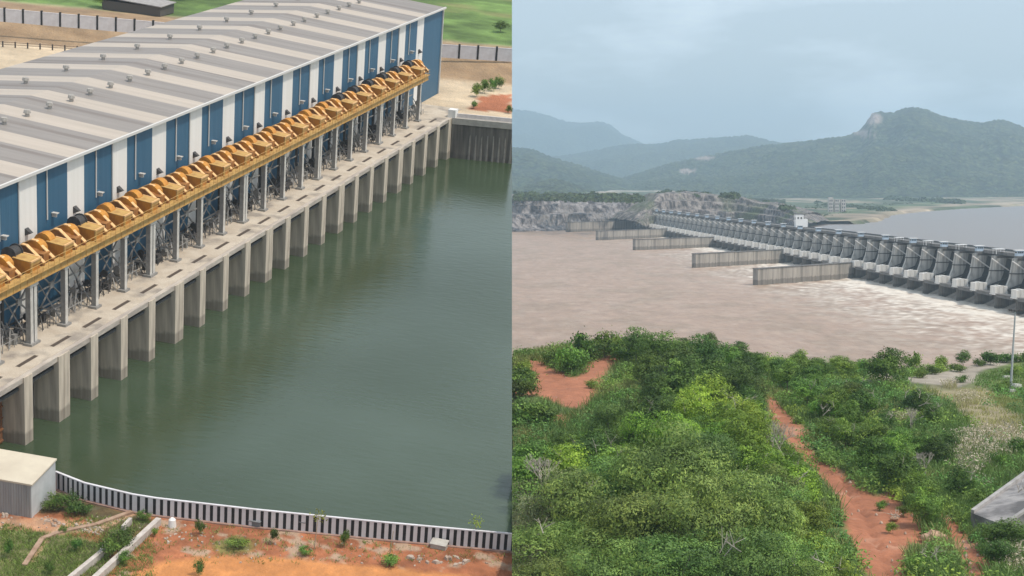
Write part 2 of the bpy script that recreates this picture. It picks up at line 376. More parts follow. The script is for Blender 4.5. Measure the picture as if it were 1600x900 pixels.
for z in (.55, 1.05): hr.tube((0, -.82, ZB-8.32+1.1+z), (7.48, -.82, ZB-8.32+1.1+z), .035, n=4)
for k in range(6): hr.tube((k*1.25+.1, -.82, ZB-8.32+1.1), (k*1.25+.1, -.82, ZB-8.32+2.15), .035, n=4)
hr = hr.mesh('handrail', m_yel)
gx = [165.2-3.75+7.5*i for i in range(-7, 21)]; gx = [g for g in gx if g+7.5 <= XG+2]
for g in gx:
    o = link('girder', seg, ga, base=(g-gb[0], 0, 0)); link('handrail', hr, o)
# ---- hoists: one to each bay, standing on the girder
ZG = ZB+1.1
m_brn = mat('brown orange plate', (.38, .17, .045), (.26, .11, .035), .9, .6)
def side_frame():
    P = [(4.35, 0.0), (4.35, 1.55), (3.0, 2.25), (2.4, 2.2), (.05, .35), (.05, 0)]
    a = MB().prism(P, 0, -.08, .08).mesh('frame_plate', m_brn)
    f = MB(); Q = [(4.35, 1.55), (3.0, 2.25), (2.4, 2.2), (.05, .35)]
    for p, q in zip(Q[:-1], Q[1:]):
        f.bar((0, p[0], p[1]+.05), (0, q[0], q[1]+.05), .55, .12, up=(0, 0, 1))
    return a, f.mesh('frame_flange', m_cream)
sa, sf = side_frame()
dr = MB().tube((.15, 2.6, 1.25), (1.75, 2.6, 1.25), .82, n=14); dr.tube((.1, 2.6, 1.25), (.2, 2.6, 1.25), 1.0, n=14); dr.tube((1.7, 2.6, 1.25), (1.8, 2.6, 1.25), 1.0, n=14)
dr = dr.mesh('rope_drum', m_dark)
hb = MB().prism([(-.05, 0), (-.05, 1.35), (2.2, 1.55), (2.2, 0)], 0, 0, 2.1); hb.tube((.4, -.12, .45), (.4, -.05, .45), .12, n=6)
hb = hb.mesh('motor_box', m_org)
ht = MB().add([(-.12, -.25, 1.37), (2.2, -.25, 1.37), (2.2, 2.3, 1.6), (-.12, 2.3, 1.6), (-.12, -.25, 1.47), (2.2, -.25, 1.47), (2.2, 2.3, 1.7), (-.12, 2.3, 1.7)],
    [(0, 3, 2, 1), (4, 5, 6, 7), (0, 1, 5, 4), (1, 2, 6, 5), (2, 3, 7, 6), (3, 0, 4, 7)]).box(-.12, 2.2, -.2, -.08, .9, 1.36).mesh('box_lid', m_yel)
he = MB().bar((-.12, -.2, 1.45), (2.2, -.2, 1.45), .2, .2).bar((2.12, -.2, 1.45), (2.12, 2.2, 1.68), .2, .16).mesh('lid_edge', m_cream)
bp_ = MB().box(-.12, .1, -.3, -.1, 0, 1.36).mesh('end_post', m_yel)
cv = MB().prism([(2.3+1.15*math.cos(t), 1.1+1.15*math.sin(t)) for t in np.linspace(0, math.pi, 9)], 0, 2.3, 3.6).mesh('drum_cover', m_org)
gbx = MB().box(0, 1.5, .6, 2.0, 0, 1.15); gbx.prism([(1.4, .0), (1.4, .9), (2.2, 1.35), (3.4, 1.5), (3.4, 0)], 0, -.4, 1.3); gbx = gbx.mesh('gear_case', m_brn)
hx = [165.2+7.5*i for i in range(-5, 20)]; hx = [h for h in hx if h < 310]
vis = [h for h in hx if lproj([[h+6, 101, 17.5]])[0][0] > 0]
for i, h in enumerate(hx):
    j = vis.index(h) if h in vis else None
    if j is None: continue
    n = len(vis)
    lab = 'orange rope hoist on the yellow girder, %s along from the near end' % nth(j) if j < n-1 else 'orange rope hoist at the far end of the yellow girder'
    if j == 1: lab = 'orange rope hoist with a bare drum, second from the near end of the yellow girder'
    r = root('rope_hoist', (h-.2, YC, ZG+.002), lab, 'hoist', 'rope hoists along the yellow girder', frame=ML)
    o = link('motor_box', hb, r); link('box_lid', ht, o); link('lid_edge', he, o); link('end_post', bp_, o)
    for xx in (3.35, 5.55):
        o = link('side_frame', sa, r, base=(xx, 0, 0)); link('frame_flange', sf, o)
    link('gear_case', gbx, r, base=(4.1, 0, 0)); link('drum_cover', cv, r, base=(2.95, .3, 0))
    if j in (1, 3) or j > n-7: link('rope_drum', dr, r, base=(.2, .4, .5))
    else: link('drum_cover', cv, r, base=(-2.0, .7, .25))
# ---- basin water, ground, retaining wall
def lfx(u, v, z): p = lz(u, v, z); return (p[0], p[1], z)
BF = [lfx(u, v, 2.0) for u, v in ((60, 756), (87, 763), (132, 781), (207, 799), (244, 805), (400, 823), (600, 843), (803, 861.5))]
wm = bpy.data.materials.new('green basin water'); wm.use_nodes = True; nt = wm.node_tree; N = nt.nodes; L = nt.links; b = N['Principled BSDF']
b.inputs['Base Color'].default_value = (.030, .052, .030, 1); b.inputs['Roughness'].default_value = .14; b.inputs['Specular IOR Level'].default_value = .36
tcn = N.new('ShaderNodeTexCoord'); n1 = N.new('ShaderNodeTexNoise'); n1.inputs['Scale'].default_value = 1.5; n1.inputs['Detail'].default_value = 4
mpn = N.new('ShaderNodeMapping'); mpn.inputs['Scale'].default_value = (.8, .25, 1); mpn.inputs['Rotation'].default_value = (0, 0, .5); L.new(tcn.outputs['Object'], mpn.inputs[0]); L.new(mpn.outputs[0], n1.inputs['Vector'])
bp = N.new('ShaderNodeBump'); bp.inputs['Strength'].default_value = .22; bp.inputs['Distance'].default_value = .12; L.new(n1.outputs['Fac'], bp.inputs['Height']); L.new(bp.outputs[0], b.inputs['Normal'])
n2 = N.new('ShaderNodeTexNoise'); n2.inputs['Scale'].default_value = .02; n2.inputs['Detail'].default_value = 3; L.new(tcn.outputs['Object'], n2.inputs['Vector'])
x = N.new('ShaderNodeMix'); x.data_type = 'RGBA'; x.inputs[6].default_value = (.034, .052, .020, 1); x.inputs[7].default_value = (.062, .088, .056, 1)
rr = N.new('ShaderNodeMapRange'); rr.inputs[1].default_value = .35; rr.inputs[2].default_value = .65; L.new(n2.outputs['Fac'], rr.inputs[0]); L.new(rr.outputs[0], x.inputs[0]); L.new(x.outputs[2], b.inputs['Base Color'])
o = link('basin_water', MB().poly([(60, 140, 0), (60, 20, 0), (340, 20, 0), (340, 140, 0)][::-1]).mesh('basin_water', wm), frame=ML)
o.data.flip_normals() if (o.data.polygons[0].normal.z < 0) else None
tag(o, 'still dark green water filling the basin', kind='structure'); clip(o, -1)
# retaining wall at the far end of the basin
rp = [ly(715, 183, 94.9), None]; A0 = np.array([314.9, 95.2]); A1 = np.array([318.2, 78.0])
rt_b = (A0[0], A0[1], 0)
rt = root('retaining_wall', rt_b, 'dark stained concrete retaining wall closing the far end of the basin', 'wall', frame=ML)
def seg_box(a, b, t0, t1, z0, z1):       # wall along a->b, thickness from t0 to t1 away from the water (+x side)
    a = np.array(a); b = np.array(b); d = (b-a)/np.linalg.norm(b-a); n = np.array([-d[1], d[0]]);
    if n[0] < 0: n = -n
    p = [a+n*t0, b+n*t0, b+n*t1, a+n*t1]; q = [(*p_, z0) for p_ in p]+[(*p_, z1) for p_ in p]
    return MB().add(q, [(0, 3, 2, 1), (4, 5, 6, 7), (0, 1, 5, 4), (1, 2, 6, 5), (2, 3, 7, 6), (3, 0, 4, 7)])
clip(LP('wall_face', seg_box(A0, A1, 0, .8, -3, 7.1), m_ret, rt, rt_b), -1)
clip(LP('coping', seg_box(A0, A1, -.3, 4.6, 7.1, 8.33), mat('grey coping', (.30, .28, .25), (.4, .37, .33), 1), rt, rt_b), -1)
clip(LP('parapet', seg_box(A0+[.6, 0], A1+[.6, 0], .2, .6, 8.33, 9.1), mat('pale parapet', (.62, .58, .56), (.5, .46, .44), 1), rt, rt_b), -1)
bt = MB()
for k in range(12):
    t = .22+k*.068; p = A0+(A1-A0)*t; bt.prism([(p[1]-.22, -2), (p[1]+.28, -2), (p[1]+.1, 4.6+random.uniform(-.6, .8)), (p[1]-.05, 5.2)], 0, p[0]-.14, p[0]+.1)
clip(LP('pale_lime_rib', bt, mat('pale lime streaks', (.34, .31, .27), (.24, .21, .19), 1), rt, rt_b), -1)
o = LP('corner_block', MB().box(314.8, 316.6, 94.6, 96.2, 8.1, 9.9), m_white, rt, rt_b)
# ground sheet north and inland
pL = [((690, 128), 8.3), ((800, 136), 8.3)]
xs = np.arange(90, 560, 1.5); ys = np.arange(60, 330, 1.5); X, Y = np.meshgrid(xs, ys, indexing='ij')
foot = 352.0-.19*(Y-93)
def sstep(t): t = np.clip(t, 0, 1); return t*t*(3-2*t)
emb = sstep((X-foot)/19)
Z = 8.24+4.3*emb+.35*fbm(X/7, Y/7)*emb+.12*fbm(X/20, Y/20)
left_dig = sstep((Y-160)/14)
Z = Z-.8*left_dig*(1-emb)
far = sstep((X-foot-26)/6); Z += far*.5*fbm(X/25, Y/25)
U, V = lproj(np.stack([X, Y, Z], -1))
sand = np.array([.56, .45, .32]); brown = np.array([.30, .205, .125]); dbrown = np.array([.20, .13, .085]); green = np.array([.115, .185, .05]); red = np.array([.40, .15, .075]); tan = np.array([.42, .34, .25])
nn = fbm(X/9, Y/9)[..., None]; n2_ = fbm(X/2.5, Y/5)[..., None]
C = sand*(1+.5*nn)+0*X[..., None]
C = C+(brown-C)*(sstep((X-foot-1)/3)*(1-far))[..., None]
band = sstep((fbm(X/3, Y/18)+.05)*6)[..., None]*(emb*(1-far))[..., None]; C = C*(1-.35*band)+np.array([.5, .37, .23])*.35*band*(1+n2_)
gr = green*(1+1.6*nn)*(1+.5*n2_); gr = gr+(np.array([.2, .22, .08])-gr)*sstep((fbm(X/14, Y/30)-.08)*9)[..., None]
C = C+(gr-C)*far[..., None]
C = np.where((pip(U, V, [(752, 150), (800, 147), (800, 176), (735, 172)]))[..., None], red*(1+.8*nn), C)
C = np.clip(C*(1+.6*n2_), .01, .9)
mask_keep = ~((X < 319) & (Y < 106) | ((Y < 100) & (X < 317)) )
# cut away everything over the basin by lowering it below the water
Z = np.where((X < 316.5) & (Y < 105), -4.0, Z); Z = np.where((X < 317.2+(95.2-Y)*.192) & (Y < 96.5), -4.0, Z)
m_gr = mat('dry ground', (.92, .92, .92), (1.08, 1.05, 1.0), .8, .95, .5, 2.2, attr='tint', bdist=.3)
o = link('ground', grid('ground', X, Y, Z, m_gr, C), frame=ML); tag(o, 'sandy yard, brown embankment and green field around the pump house', kind='structure'); clip(o, -1)
# boundary walls: white panels between dark posts
def bwall(name, pts, zf, h, pitch, pw, label, thick=.25, clipit=True, mdark=None, post_h=None):
    a0 = pts[0]; b0 = (a0[0], a0[1], zf(a0)); rr = root(name, b0, label, 'wall' if name == 'boundary_wall' else 'fence', frame=ML)
    wm_ = mat('white wall panel', (.66, .64, .66), (.56, .53, .54), .6, .8); dm_ = mdark or mat('black painted strip', (.018, .018, .02), (.04, .038, .038), 2, .7)
    cp_ = mat('white wall coping', (.68, .66, .68), (.55, .52, .53), .8, .8)
    for (a, b) in zip(pts[:-1], pts[1:]):
        a = np.array(a[:2], float); b = np.array(b[:2], float); Ln = np.linalg.norm(b-a); n = max(1, round(Ln/pitch)); p = Ln/n; d = (b-a)/Ln; ang = math.atan2(d[1], d[0])
        pan = MB().box(0, p-pw, -thick/2, thick/2, -.6, h*.95).mesh('wall_panel', wm_)
        if name == 'boundary_wall': pst = MB().box(0, pw, -thick*.8, thick*.8, -.6, h*1.12).mesh('post', dm_)
        else: pst = MB().box(0, pw, -thick*.2, thick*.2, -.6, h*.90).mesh('black_slab', dm_)
        cop = MB().box(0, Ln, -thick*.62, thick*.62, h*.95, h).mesh('coping', cp_)
        for k in range(n):
            q = a+d*p*k; z = zf(q)-b0[2]
            o1 = link('wall_panel', pan, rr, base=(q[0]-b0[0], q[1]-b0[1], z), rz=ang)
            q = a+d*(p*(k+1)-pw); o2 = link(pst.name.split('.')[0], pst, rr, base=(q[0]-b0[0], q[1]-b0[1], z), rz=ang)
            for o_ in (o1, o2):
                if clipit and crosses(o_): clip(o_, -1)
                elif WM[o_.name].translation.x > 0:
                    bpy.data.objects.remove(o_)
        if name != 'boundary_wall':
            pl2 = link('plinth', MB().box(0, Ln, -.42, .42, -.7, .10).mesh('plinth', mat('red stained plinth', (.40, .26, .21), (.26, .16, .13), 1, .9)), rr, base=(a[0]-b0[0], a[1]-b0[1], zf(a)-b0[2]), rz=ang)
            if crosses(pl2): clip(pl2, -1)
        if name != 'boundary_wall' or True:
            q = a; o3 = link('coping', cop, rr, base=(q[0]-b0[0], q[1]-b0[1], zf(q)-b0[2]+.0), rz=ang)
            if crosses(o3): clip(o3, -1)
    return rr
ZT = 12.55
tw = [lz(u, v, ZT) for u, v in ((-20, 27), (270, 52), )]
tr = [lz(u, v, ZT) for u, v in ((660, 83), (806, 92))]
bwall('boundary_wall', [tw[0][:2], tw[1][:2]], lambda q: ZT-.1, 2.4, 4.3, .45, 'white panelled boundary wall with dark posts above the dug earth, beyond the roof', thick=.25)
bwall('boundary_wall', [tr[0][:2], tr[1][:2]], lambda q: ZT-.1, 2.4, 4.3, .45, 'white panelled boundary wall with dark posts below the green field, beside the roof corner', thick=.25)
bwall('basin_fence', [p[:2] for p in BF[1:]], lambda q: 2.0, 2.0, .76, .34, 'low white fence with black gaps curving along the near basin bank', thick=.22)
# near bank
xs = np.arange(112, 154, .28); ys = np.arange(26, 96, .28); X, Y = np.meshgrid(xs, ys, indexing='ij')
by = np.array([p[1] for p in BF][::-1]); bx = np.array([p[0] for p in BF][::-1])
edge = np.interp(Y, by, bx)
Z = 2.0+.12*fbm(X/3, Y/3)+.10*fbm(X/.9, Y/.9); Z = np.where(X > edge+.5, 2.0-(X-edge-.5)*1.2, Z); Z = np.maximum(Z, -3)
U, V = lproj(np.stack([X, Y, Z], -1))
nn = fbm(X/4, Y/4)[..., None]; n2_ = fbm(X/.8, Y/.8)[..., None]; n3_ = fbm(X/1.6+40, Y/1.6)[..., None]
red = np.array([.33, .125, .06]); orange = np.array([.55, .235, .085]); stone = np.array([.42, .32, .235]); gcol = np.array([.17, .17, .075]); dg = np.array([.05, .07, .035])
C = red*(1+.9*nn)*(1+.8*n2_)+0*X[..., None]
C = C+(stone-C)*sstep((n3_-.02)*6)*.8
def soft(poly, k=5.0):       # blurred polygon weight
    W = np.zeros(U.shape)
    for a in range(6):
        t = a*math.pi/3; W += pip(U+k*math.cos(t)+14*fbm(X/2.2, Y/2.2), V+.6*k*math.sin(t)+6*fbm(X/1.7+9, Y/1.7), poly)
    return (W/6)[..., None]
C = C+(orange*(1+.5*nn)*(1+.35*n2_)-C)*soft([(190, 905), (250, 880), (330, 868), (440, 872), (600, 886), (700, 897), (760, 905)])
C = C+(gcol*(1+1.2*nn)*(1+1.3*n2_)-C)*soft([(-20, 826), (80, 830), (150, 845), (165, 870), (110, 910), (-20, 910)])
C = C+(dg*(1+1.0*n2_)-C)*soft([(88, 765), (150, 785), (215, 803), (240, 815), (170, 870), (150, 905), (120, 905), (165, 850), (160, 815), (95, 800), (60, 805), (60, 790)])*.8
C = C+(np.array([.44, .25, .15])*(1+n2_)-C)*soft([(-20, 812), (60, 810), (150, 815), (160, 828), (60, 830), (-20, 829)], 3)*.8
C = C+(np.array([.42, .27, .17])*(1+n2_)-C)*soft([(40, 880), (68, 838), (88, 826), (150, 820), (205, 800), (213, 804), (160, 828), (92, 835), (75, 845), (52, 880)], 1)
C = C+(np.array([.16, .20, .06])*(1+n2_)-C)*soft([(330, 850), (370, 838), (400, 845), (390, 862), (345, 866)])*.7
C = np.clip(C, .01, .8)
o = link('bank_ground', grid('bank_ground', X, Y, Z, m_gr, C), frame=ML); tag(o, 'red soil bank with grass and an orange dirt track below the basin fence', kind='structure'); clip(o, -1)
# sheet-metal shed
def LZ(u, v, z): return lz(u, v, z)
s_r = [lz(0, 703, 6.0), lz(89, 719, 6.0), lz(50, 760, 5.6), lz(-75, 738, 5.6)]
s_r[0] = s_r[1]+(s_r[3]-s_r[2])
def down(p, z): return (p[0], p[1], z)
sb = (s_r[2][0], s_r[2][1], 2.0)
sh = root('sheet_metal_shed', sb, 'grey corrugated metal shed with a flat cream roof at the water edge', 'shed', frame=ML)
mb = MB(); q = [tuple(p) for p in s_r]; mb.add([(p[0], p[1], p[2]) for p in q]+[(p[0], p[1], p[2]+.18) for p in q], [(0, 3, 2, 1), (4, 5, 6, 7), (0, 1, 5, 4), (1, 2, 6, 5), (2, 3, 7, 6), (3, 0, 4, 7)])
LP('roof', mb, mat('cream shed roof', (.62, .55, .43), (.53, .46, .36), .3, .6), sh, sb)
m_shed = mat('grey shed sheet', (.34, .34, .335), (.24, .24, .24), .5, .5, .2, 2, stretch=(2, 2, .2)); m_shed2 = mat('pale shed sheet', (.55, .56, .56), (.45, .46, .46), .6, .5)
cen = sum(s_r)/4
ins = [cen+(p-cen)*.97 for p in s_r]
def wallq(a, b, m, ribs=26):
    mb = MB(); a = np.array(a); b = np.array(b); d = (b-a); Ln = np.linalg.norm(d[:2]); n = np.array([d[1], -d[0], 0])/Ln
    if np.dot(n, a-cen) < 0: n = -n
    ribs = int(Ln/.28); row = []
    for k in range(ribs*2+1):
        t = k/(ribs*2); p = a+d*t+n*(.05 if k % 2 else 0); row.append((p[0], p[1]))
    zt = [a[2]+(b[2]-a[2])*k/(ribs*2) for k in range(ribs*2+1)]
    vs = [(x_, y_, 1.6) for x_, y_ in row]+[(x_, y_, z_-.01) for (x_, y_), z_ in zip(row, zt)]; m_ = len(row)
    mb.add(vs, [(k, k+1, m_+k+1, m_+k) for k in range(m_-1)]); return LP('wall', mb, m, sh, sb)
wallq(ins[3], ins[2], m_shed); wallq(ins[2], ins[1], m_shed2); wallq(ins[1], ins[0], m_shed); wallq(ins[0], ins[3], m_shed)
# channel kerbs
def lbar(name, pts, w_, z0, z1, m, label, cat):
    a = pts[0]; b_ = (a[0], a[1], z0); mb = MB()
    for p, q in zip(pts[:-1], pts[1:]): 
        mb.bar((p[0], p[1], (z0+z1)/2), (q[0], q[1], (z0+z1)/2), w_, z1-z0)
    o = link(name, shift(mb, b_).mesh(name, m), frame=ML, base=b_); return tag(o, label, cat)
m_kerb = mat('pale channel wall', (.58, .52, .47), (.42, .37, .33), 1.2, .9, .3)
lbar('channel_wall', [lz(105, 905, 2.6), lz(158, 862, 2.6), lz(165, 848, 2.6)], .45, 1.9, 2.7, m_kerb, 'shorter broken white channel wall running up from the bottom edge beside the grass', 'channel wall')
lbar('channel_wall', [lz(140, 910, 2.6), lz(195, 860, 2.6), lz(248, 811, 2.6)], .55, 1.9, 2.75, m_kerb, 'longer white channel wall slanting up to the basin fence', 'channel wall')
lbar('channel_wall', [lz(192, 823, 2.6), lz(204, 810, 2.6)], .35, 1.9, 2.7, m_kerb, 'short white stub of channel wall just below the basin fence', 'channel wall')
lbar('earth_kerb', [lz(38, 884, 2.1), lz(66, 842, 2.1), lz(92, 832, 2.1), lz(150, 820, 2.1), lz(206, 800, 2.1)], .5, 1.9, 2.25, mat('brown kerb', (.42, .29, .21), (.30, .19, .13), 1, .9, .3), 'low brown kerb bending across the grass and rubble by the shed', 'kerb')
# small things on the near bank
def lobj(name, mb, m, uv, z, label, cat, group=None, rz=0):
    p = lz(*uv, z); o = link(name, mb.mesh(name, m), frame=ML, base=tuple(p), rz=rz); return tag(o, label, cat, group)
tk = MB().tube((0, 0, 0), (0, 0, .8), .42, .36, n=12); tk.tube((0, 0, .8), (0, 0, 1.0), .36, .15, n=12)
lobj('water_tank', tk, m_white, (269, 823), 2.0, 'small white plastic tank standing on red soil below the fence', 'tank')
def cabinet(w_=1.6, h_=1.0, d_=.9):
    return MB().box(-d_/2, d_/2, -w_/2, w_/2, 0, h_).add([(-d_*.62, -w_*.55, h_+.002), (d_*.62, -w_*.55, h_+.2), (d_*.62, w_*.55, h_+.2), (-d_*.62, w_*.55, h_+.002), (-d_*.62, -w_*.55, h_+.08), (d_*.62, -w_*.55, h_+.28), (d_*.62, w_*.55, h_+.28), (-d_*.62, w_*.55, h_+.08)], [(0, 3, 2, 1), (4, 5, 6, 7), (0, 1, 5, 4), (1, 2, 6, 5), (2, 3, 7, 6), (3, 0, 4, 7)])
m_cab = mat('grey cabinet', (.16, .165, .17), (.22, .22, .22), 2, .5)
lobj('control_cabinet', cabinet(), m_cab, (467, 826), 2.0, 'dark grey cabinet against the basin fence left of a leaning sapling', 'cabinet')
lobj('control_cabinet', cabinet(1.6, .5), mat('pale cabinet', (.5, .47, .42), (.4, .37, .33), 2), (686, 856), 2.0, 'pale topped low cabinet against the fence near the right end of the basin bank', 'cabinet')
lobj('control_cabinet', cabinet(1.2, .6), m_cab, (400, 821), 2.0, 'low dark cabinet against the basin fence where the orange track begins', 'cabinet')
# rubble and debris
rb = MB(); R_ = random.Random(3)
for (u0, u1, v0, v1, n_, s0, s1) in ((0, 20, 796, 808, 14, .15, .4), (70, 140, 812, 830, 30, .12, .45), (130, 165, 822, 835, 20, .12, .35), (300, 790, 838, 880, 110, .06, .22), (240, 330, 818, 850, 40, .1, .3), (640, 730, 868, 885, 22, .2, .55), (0, 240, 806, 830, 50, .08, .25)):
    for k in range(n_):
        p = lz(R_.uniform(u0, u1), R_.uniform(v0, v1), 2.05); s_ = R_.uniform(s0, s1); a_ = R_.uniform(0, 6.28)
        c, s2 = math.cos(a_)*s_, math.sin(a_)*s_; h_ = s_*R_.uniform(.15, .6)
        vs = [(p[0]+c, p[1]+s2, 1.95), (p[0]-s2*.6, p[1]+c*.6, 1.95), (p[0]-c, p[1]-s2, 1.95), (p[0]+s2*.6, p[1]-c*.6, 1.95)]
        vs += [(p[0]+(v_[0]-p[0])*.7, p[1]+(v_[1]-p[1])*.7, 2.05+h_*R_.uniform(.6, 1.1)) for v_ in vs]
        rb.add(vs, [(4, 5, 6, 7), (0, 1, 5, 4), (1, 2, 6, 5), (2, 3, 7, 6), (3, 0, 4, 7)])
o = link('rubble', rb.mesh('rubble', mat('rubble', (.50, .42, .35), (.32, .22, .16), .7, .9)), frame=ML); tag(o, 'scattered stones and broken rubble on the red soil bank', 'rubble', kind='stuff')
# far yard things
tb = MB()
rp_ = root('guard_rail', tuple(lz(0, 66, 7.9)), 'dark post and rail barrier crossing the dug yard behind the roof', 'barrier', frame=ML)
ga_, gb_ = lz(-15, 72, 7.5), lz(140, 82, 7.5); o0 = np.array(rp_.matrix_world.translation)
bq = lz(0, 66, 7.9)
for k in range(9):
    p = ga_+(gb_-ga_)*k/8; link('post', MB().box(-.12, .12, -.12, .12, 0, 1.3).mesh('post', m_dark), rp_, base=tuple(p-bq))
for z_ in (.6, 1.1):
    link('rail', MB().bar(tuple(ga_-bq+[0, 0, z_]), tuple(gb_-bq+[0, 0, z_]), .1).mesh('rail', mat('brown rail', (.2, .13, .09))), rp_)
sh2 = root('field_shed', tuple(lz(222, 18, 12.6)), 'low shed with a sagging grey roof among trees beyond the boundary wall', 'shed', frame=ML)
link('roof', MB().add([(-4, 9, 3.0), (-4, -7, 2.2), (4, -7, 2.4), (4, 9, 3.4), (-4, 9, 3.2), (-4, -7, 2.4), (4, -7, 2.6), (4, 9, 3.6)], [(0, 3, 2, 1), (4, 5, 6, 7), (0, 1, 5, 4), (1, 2, 6, 5), (2, 3, 7, 6), (3, 0, 4, 7)]).mesh('roof', mat('grey shed roof', (.36, .34, .32), (.28, .26, .25), .8)), sh2)
link('wall', MB().box(-3.6, 3.6, -6.6, 8.6, 0, 2.2).mesh('wall', mat('dark shed wall', (.10, .09, .08))), sh2)
# ================================================================== THE RIVER AND SPILLWAY
# river downstream (z 0), froth near the dam
DP = np.array([163.0, 534.0]); DU = np.array([-.0604, 1.0]); DU = DU/np.linalg.norm(DU); DS = np.array([-DU[1], DU[0]])   # DS: downstream (to the left)
def dw(u, s, z=0): p = DP+DU*u+DS*s; return (p[0], p[1], z)
xs = np.concatenate([np.arange(-120, 330, 1.6)]); ys = np.concatenate([np.arange(150, 700, 2.2), np.arange(700, 1700, 5)])
X, Y = np.meshgrid(xs, ys, indexing='ij')
s_ = (X-DP[0])*DS[0]+(Y-DP[1])*DS[1]; u_ = (X-DP[0])*DU[0]+(Y-DP[1])*DU[1]
wr = fbm(X/9+3*fbm(X/30, Y/30), Y/26, 5); wr2 = fbm(X/3.5+4*fbm(X/16+5, Y/16), Y/8+3*fbm(X/20, Y/24), 4)
fo = sstep(1-(s_-5)/80)*(.35+.65*sstep((560-u_)/420)); near = sstep(1-(s_-6)/30)
ridge = 1-np.abs(wr2)*9; ridge2 = 1-np.abs(fbm(X/7+60+2*wr2, Y/17, 4))*11
foam = np.clip(sstep(ridge*.75)*fo*1.05+near*sstep((wr2+.24)*6)*1.0+sstep(ridge2*1.0-.05)*(.6*fo+.1)+.05*sstep(1-(s_-60)/160)*(wr+.3), 0, 1)
base = np.array([.375, .258, .188]); fcol = np.array([.80, .72, .62]); dk = np.array([.29, .205, .14])
ridge3 = 1-np.abs(fbm(X/2.4+2.2*wr2*3+11, Y/8+2*wr, 3))*12; foam = np.clip(foam+sstep(ridge3)*fo*sstep((wr+.12)*6)*.9, 0, 1)
C = base+(dk-base)*sstep((wr+.06)*5)[..., None]*.6
C = C+(fcol-C)*np.clip(foam, 0, 1)[..., None]
Z = wr2*.5*(fo+.15)+near*.7*wr2+wr*.25
m_riv = mat('silty river water', (.84, .83, .82), (1.03, 1.03, 1.02), .22, .5, .5, .35, attr='tint', stretch=(1, .35, 1), spec=.2, bdist=1.1)
Z = np.where(X < -60, 0, Z)
o = link('river', grid('river', X, Y, Z, m_riv, C)); tag(o, 'muddy brown river churning white below the spillway', kind='structure')
# big ground sheet to the horizon, and the lake
m_land = mat('scrub land', (.26, .235, .17), (.13, .155, .085), .012, .95, coord='World', c3=(.36, .30, .23), s3=.006)
o = link('ground', MB().poly([(-4900, 60, -3.2), (6900, 60, -3.2), (6900, 12500, -3.2), (-4900, 12500, -3.2)]).mesh('ground', m_land)); tag(o, 'low ground reaching to the horizon', kind='structure')
lk = bpy.data.materials.new('lake water'); lk.use_nodes = True; b = lk.node_tree.nodes['Principled BSDF']; b.inputs['Base Color'].default_value = (.20, .155, .125, 1); b.inputs['Roughness'].default_value = .3; b.inputs['Specular IOR Level'].default_value = .25
n = lk.node_tree.nodes.new('ShaderNodeTexNoise'); n.inputs['Scale'].default_value = .12; g = lk.node_tree.nodes.new('ShaderNodeNewGeometry'); bp = lk.node_tree.nodes.new('ShaderNodeBump'); bp.inputs['Strength'].default_value = .6; bp.inputs['Distance'].default_value = 1.0
lk.node_tree.links.new(g.outputs['Position'], n.inputs['Vector']); lk.node_tree.links.new(n.outputs['Fac'], bp.inputs['Height']); lk.node_tree.links.new(bp.outputs[0], b.inputs['Normal'])
ZL = 8.0
e0 = dw(-160, -9, ZL); e1 = dw(48*18.9, -9, ZL)
o = link('lake', MB().poly([e0, (2500, 300, ZL), (2500, 3300, ZL), (200, 3300, ZL), (e1[0]+10, 1500, ZL), e1]).mesh('lake', lk)); tag(o, 'calm grey brown reservoir held above the dam', kind='structure')
# ---- spillway
dam_b = dw(0, 0, 0); ang = math.atan2(DU[1], DU[0])          # local x runs along the dam (away), local y points downstream
dm = root('spillway_dam', dam_b, 'long concrete spillway dam with a row of tall piers and steel gates crossing the river', 'dam', rz=ang)
m_blk = stained_concrete('light concrete block', (.80, .77, .72), (.58, .56, .52), -9, 1)
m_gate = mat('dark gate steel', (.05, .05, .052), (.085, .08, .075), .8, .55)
m_deck = mat('bridge concrete', (.20, .19, .18), (.12, .115, .11), .4, .9)
m_cab2 = mat('pale blue cabin', (.50, .60, .70), (.42, .52, .62), 1, .5); m_wht = mat('white paint', (.78, .78, .77))
TP = 3.7
pr = [(-9.5, -1), (-9.5, 16.4), (1.2, 16.4), (1.2, -1)]
pb = MB().prism([(-9.5, -1.5), (-9.5, 16.3), (-.6, 16.3), (-.2, 10), (2.2, 5.2), (2.8, 4.6), (3.2, -1.5)], 0, -.8, .8)
pb.prism([(-2.4, 16.3), (.6, 16.3), (1.6, 10), (3.6, 5.2), (3.9, 4.6), (1.6, 4.6), (-.9, 10)], 0, -TP/2, TP/2)
# rounded nose down the pier: rings of a half ellipse swept along the sloping edge
nose = [(0.6, 16.3), (1.0, 13.5), (1.6, 10), (2.5, 7.6), (3.6, 5.2), (3.9, 4.6)]
vs = []; K = 9
for (yy, zz) in nose:
    for k in range(K):
        t = math.pi*k/(K-1); vs.append((-math.cos(t)*TP/2*1.003, yy-.05+math.sin(t)*1.75, zz))
fs = [(i*K+k, i*K+k+1, (i+1)*K+k+1, (i+1)*K+k) for i in range(len(nose)-1) for k in range(K-1)]+[tuple(range(K-1, -1, -1))]
pb.add(vs, fs)
pier_me = pb.mesh('pier', m_pier)
bl = MB()
for k in range(3):
    bl.box(-2.4, 2.4, 4.5+k*1.45, 5.7+k*1.45, 4.9, 7.4+.2*(k % 2))
bl.box(-2.2, 2.2, 4.45, 8.5, 5.1, 7.0); bl.box(-2.6, 2.6, 4.3, 8.75, 4.62, 4.93)
bl = bl.mesh('trunnion_block', m_blk)
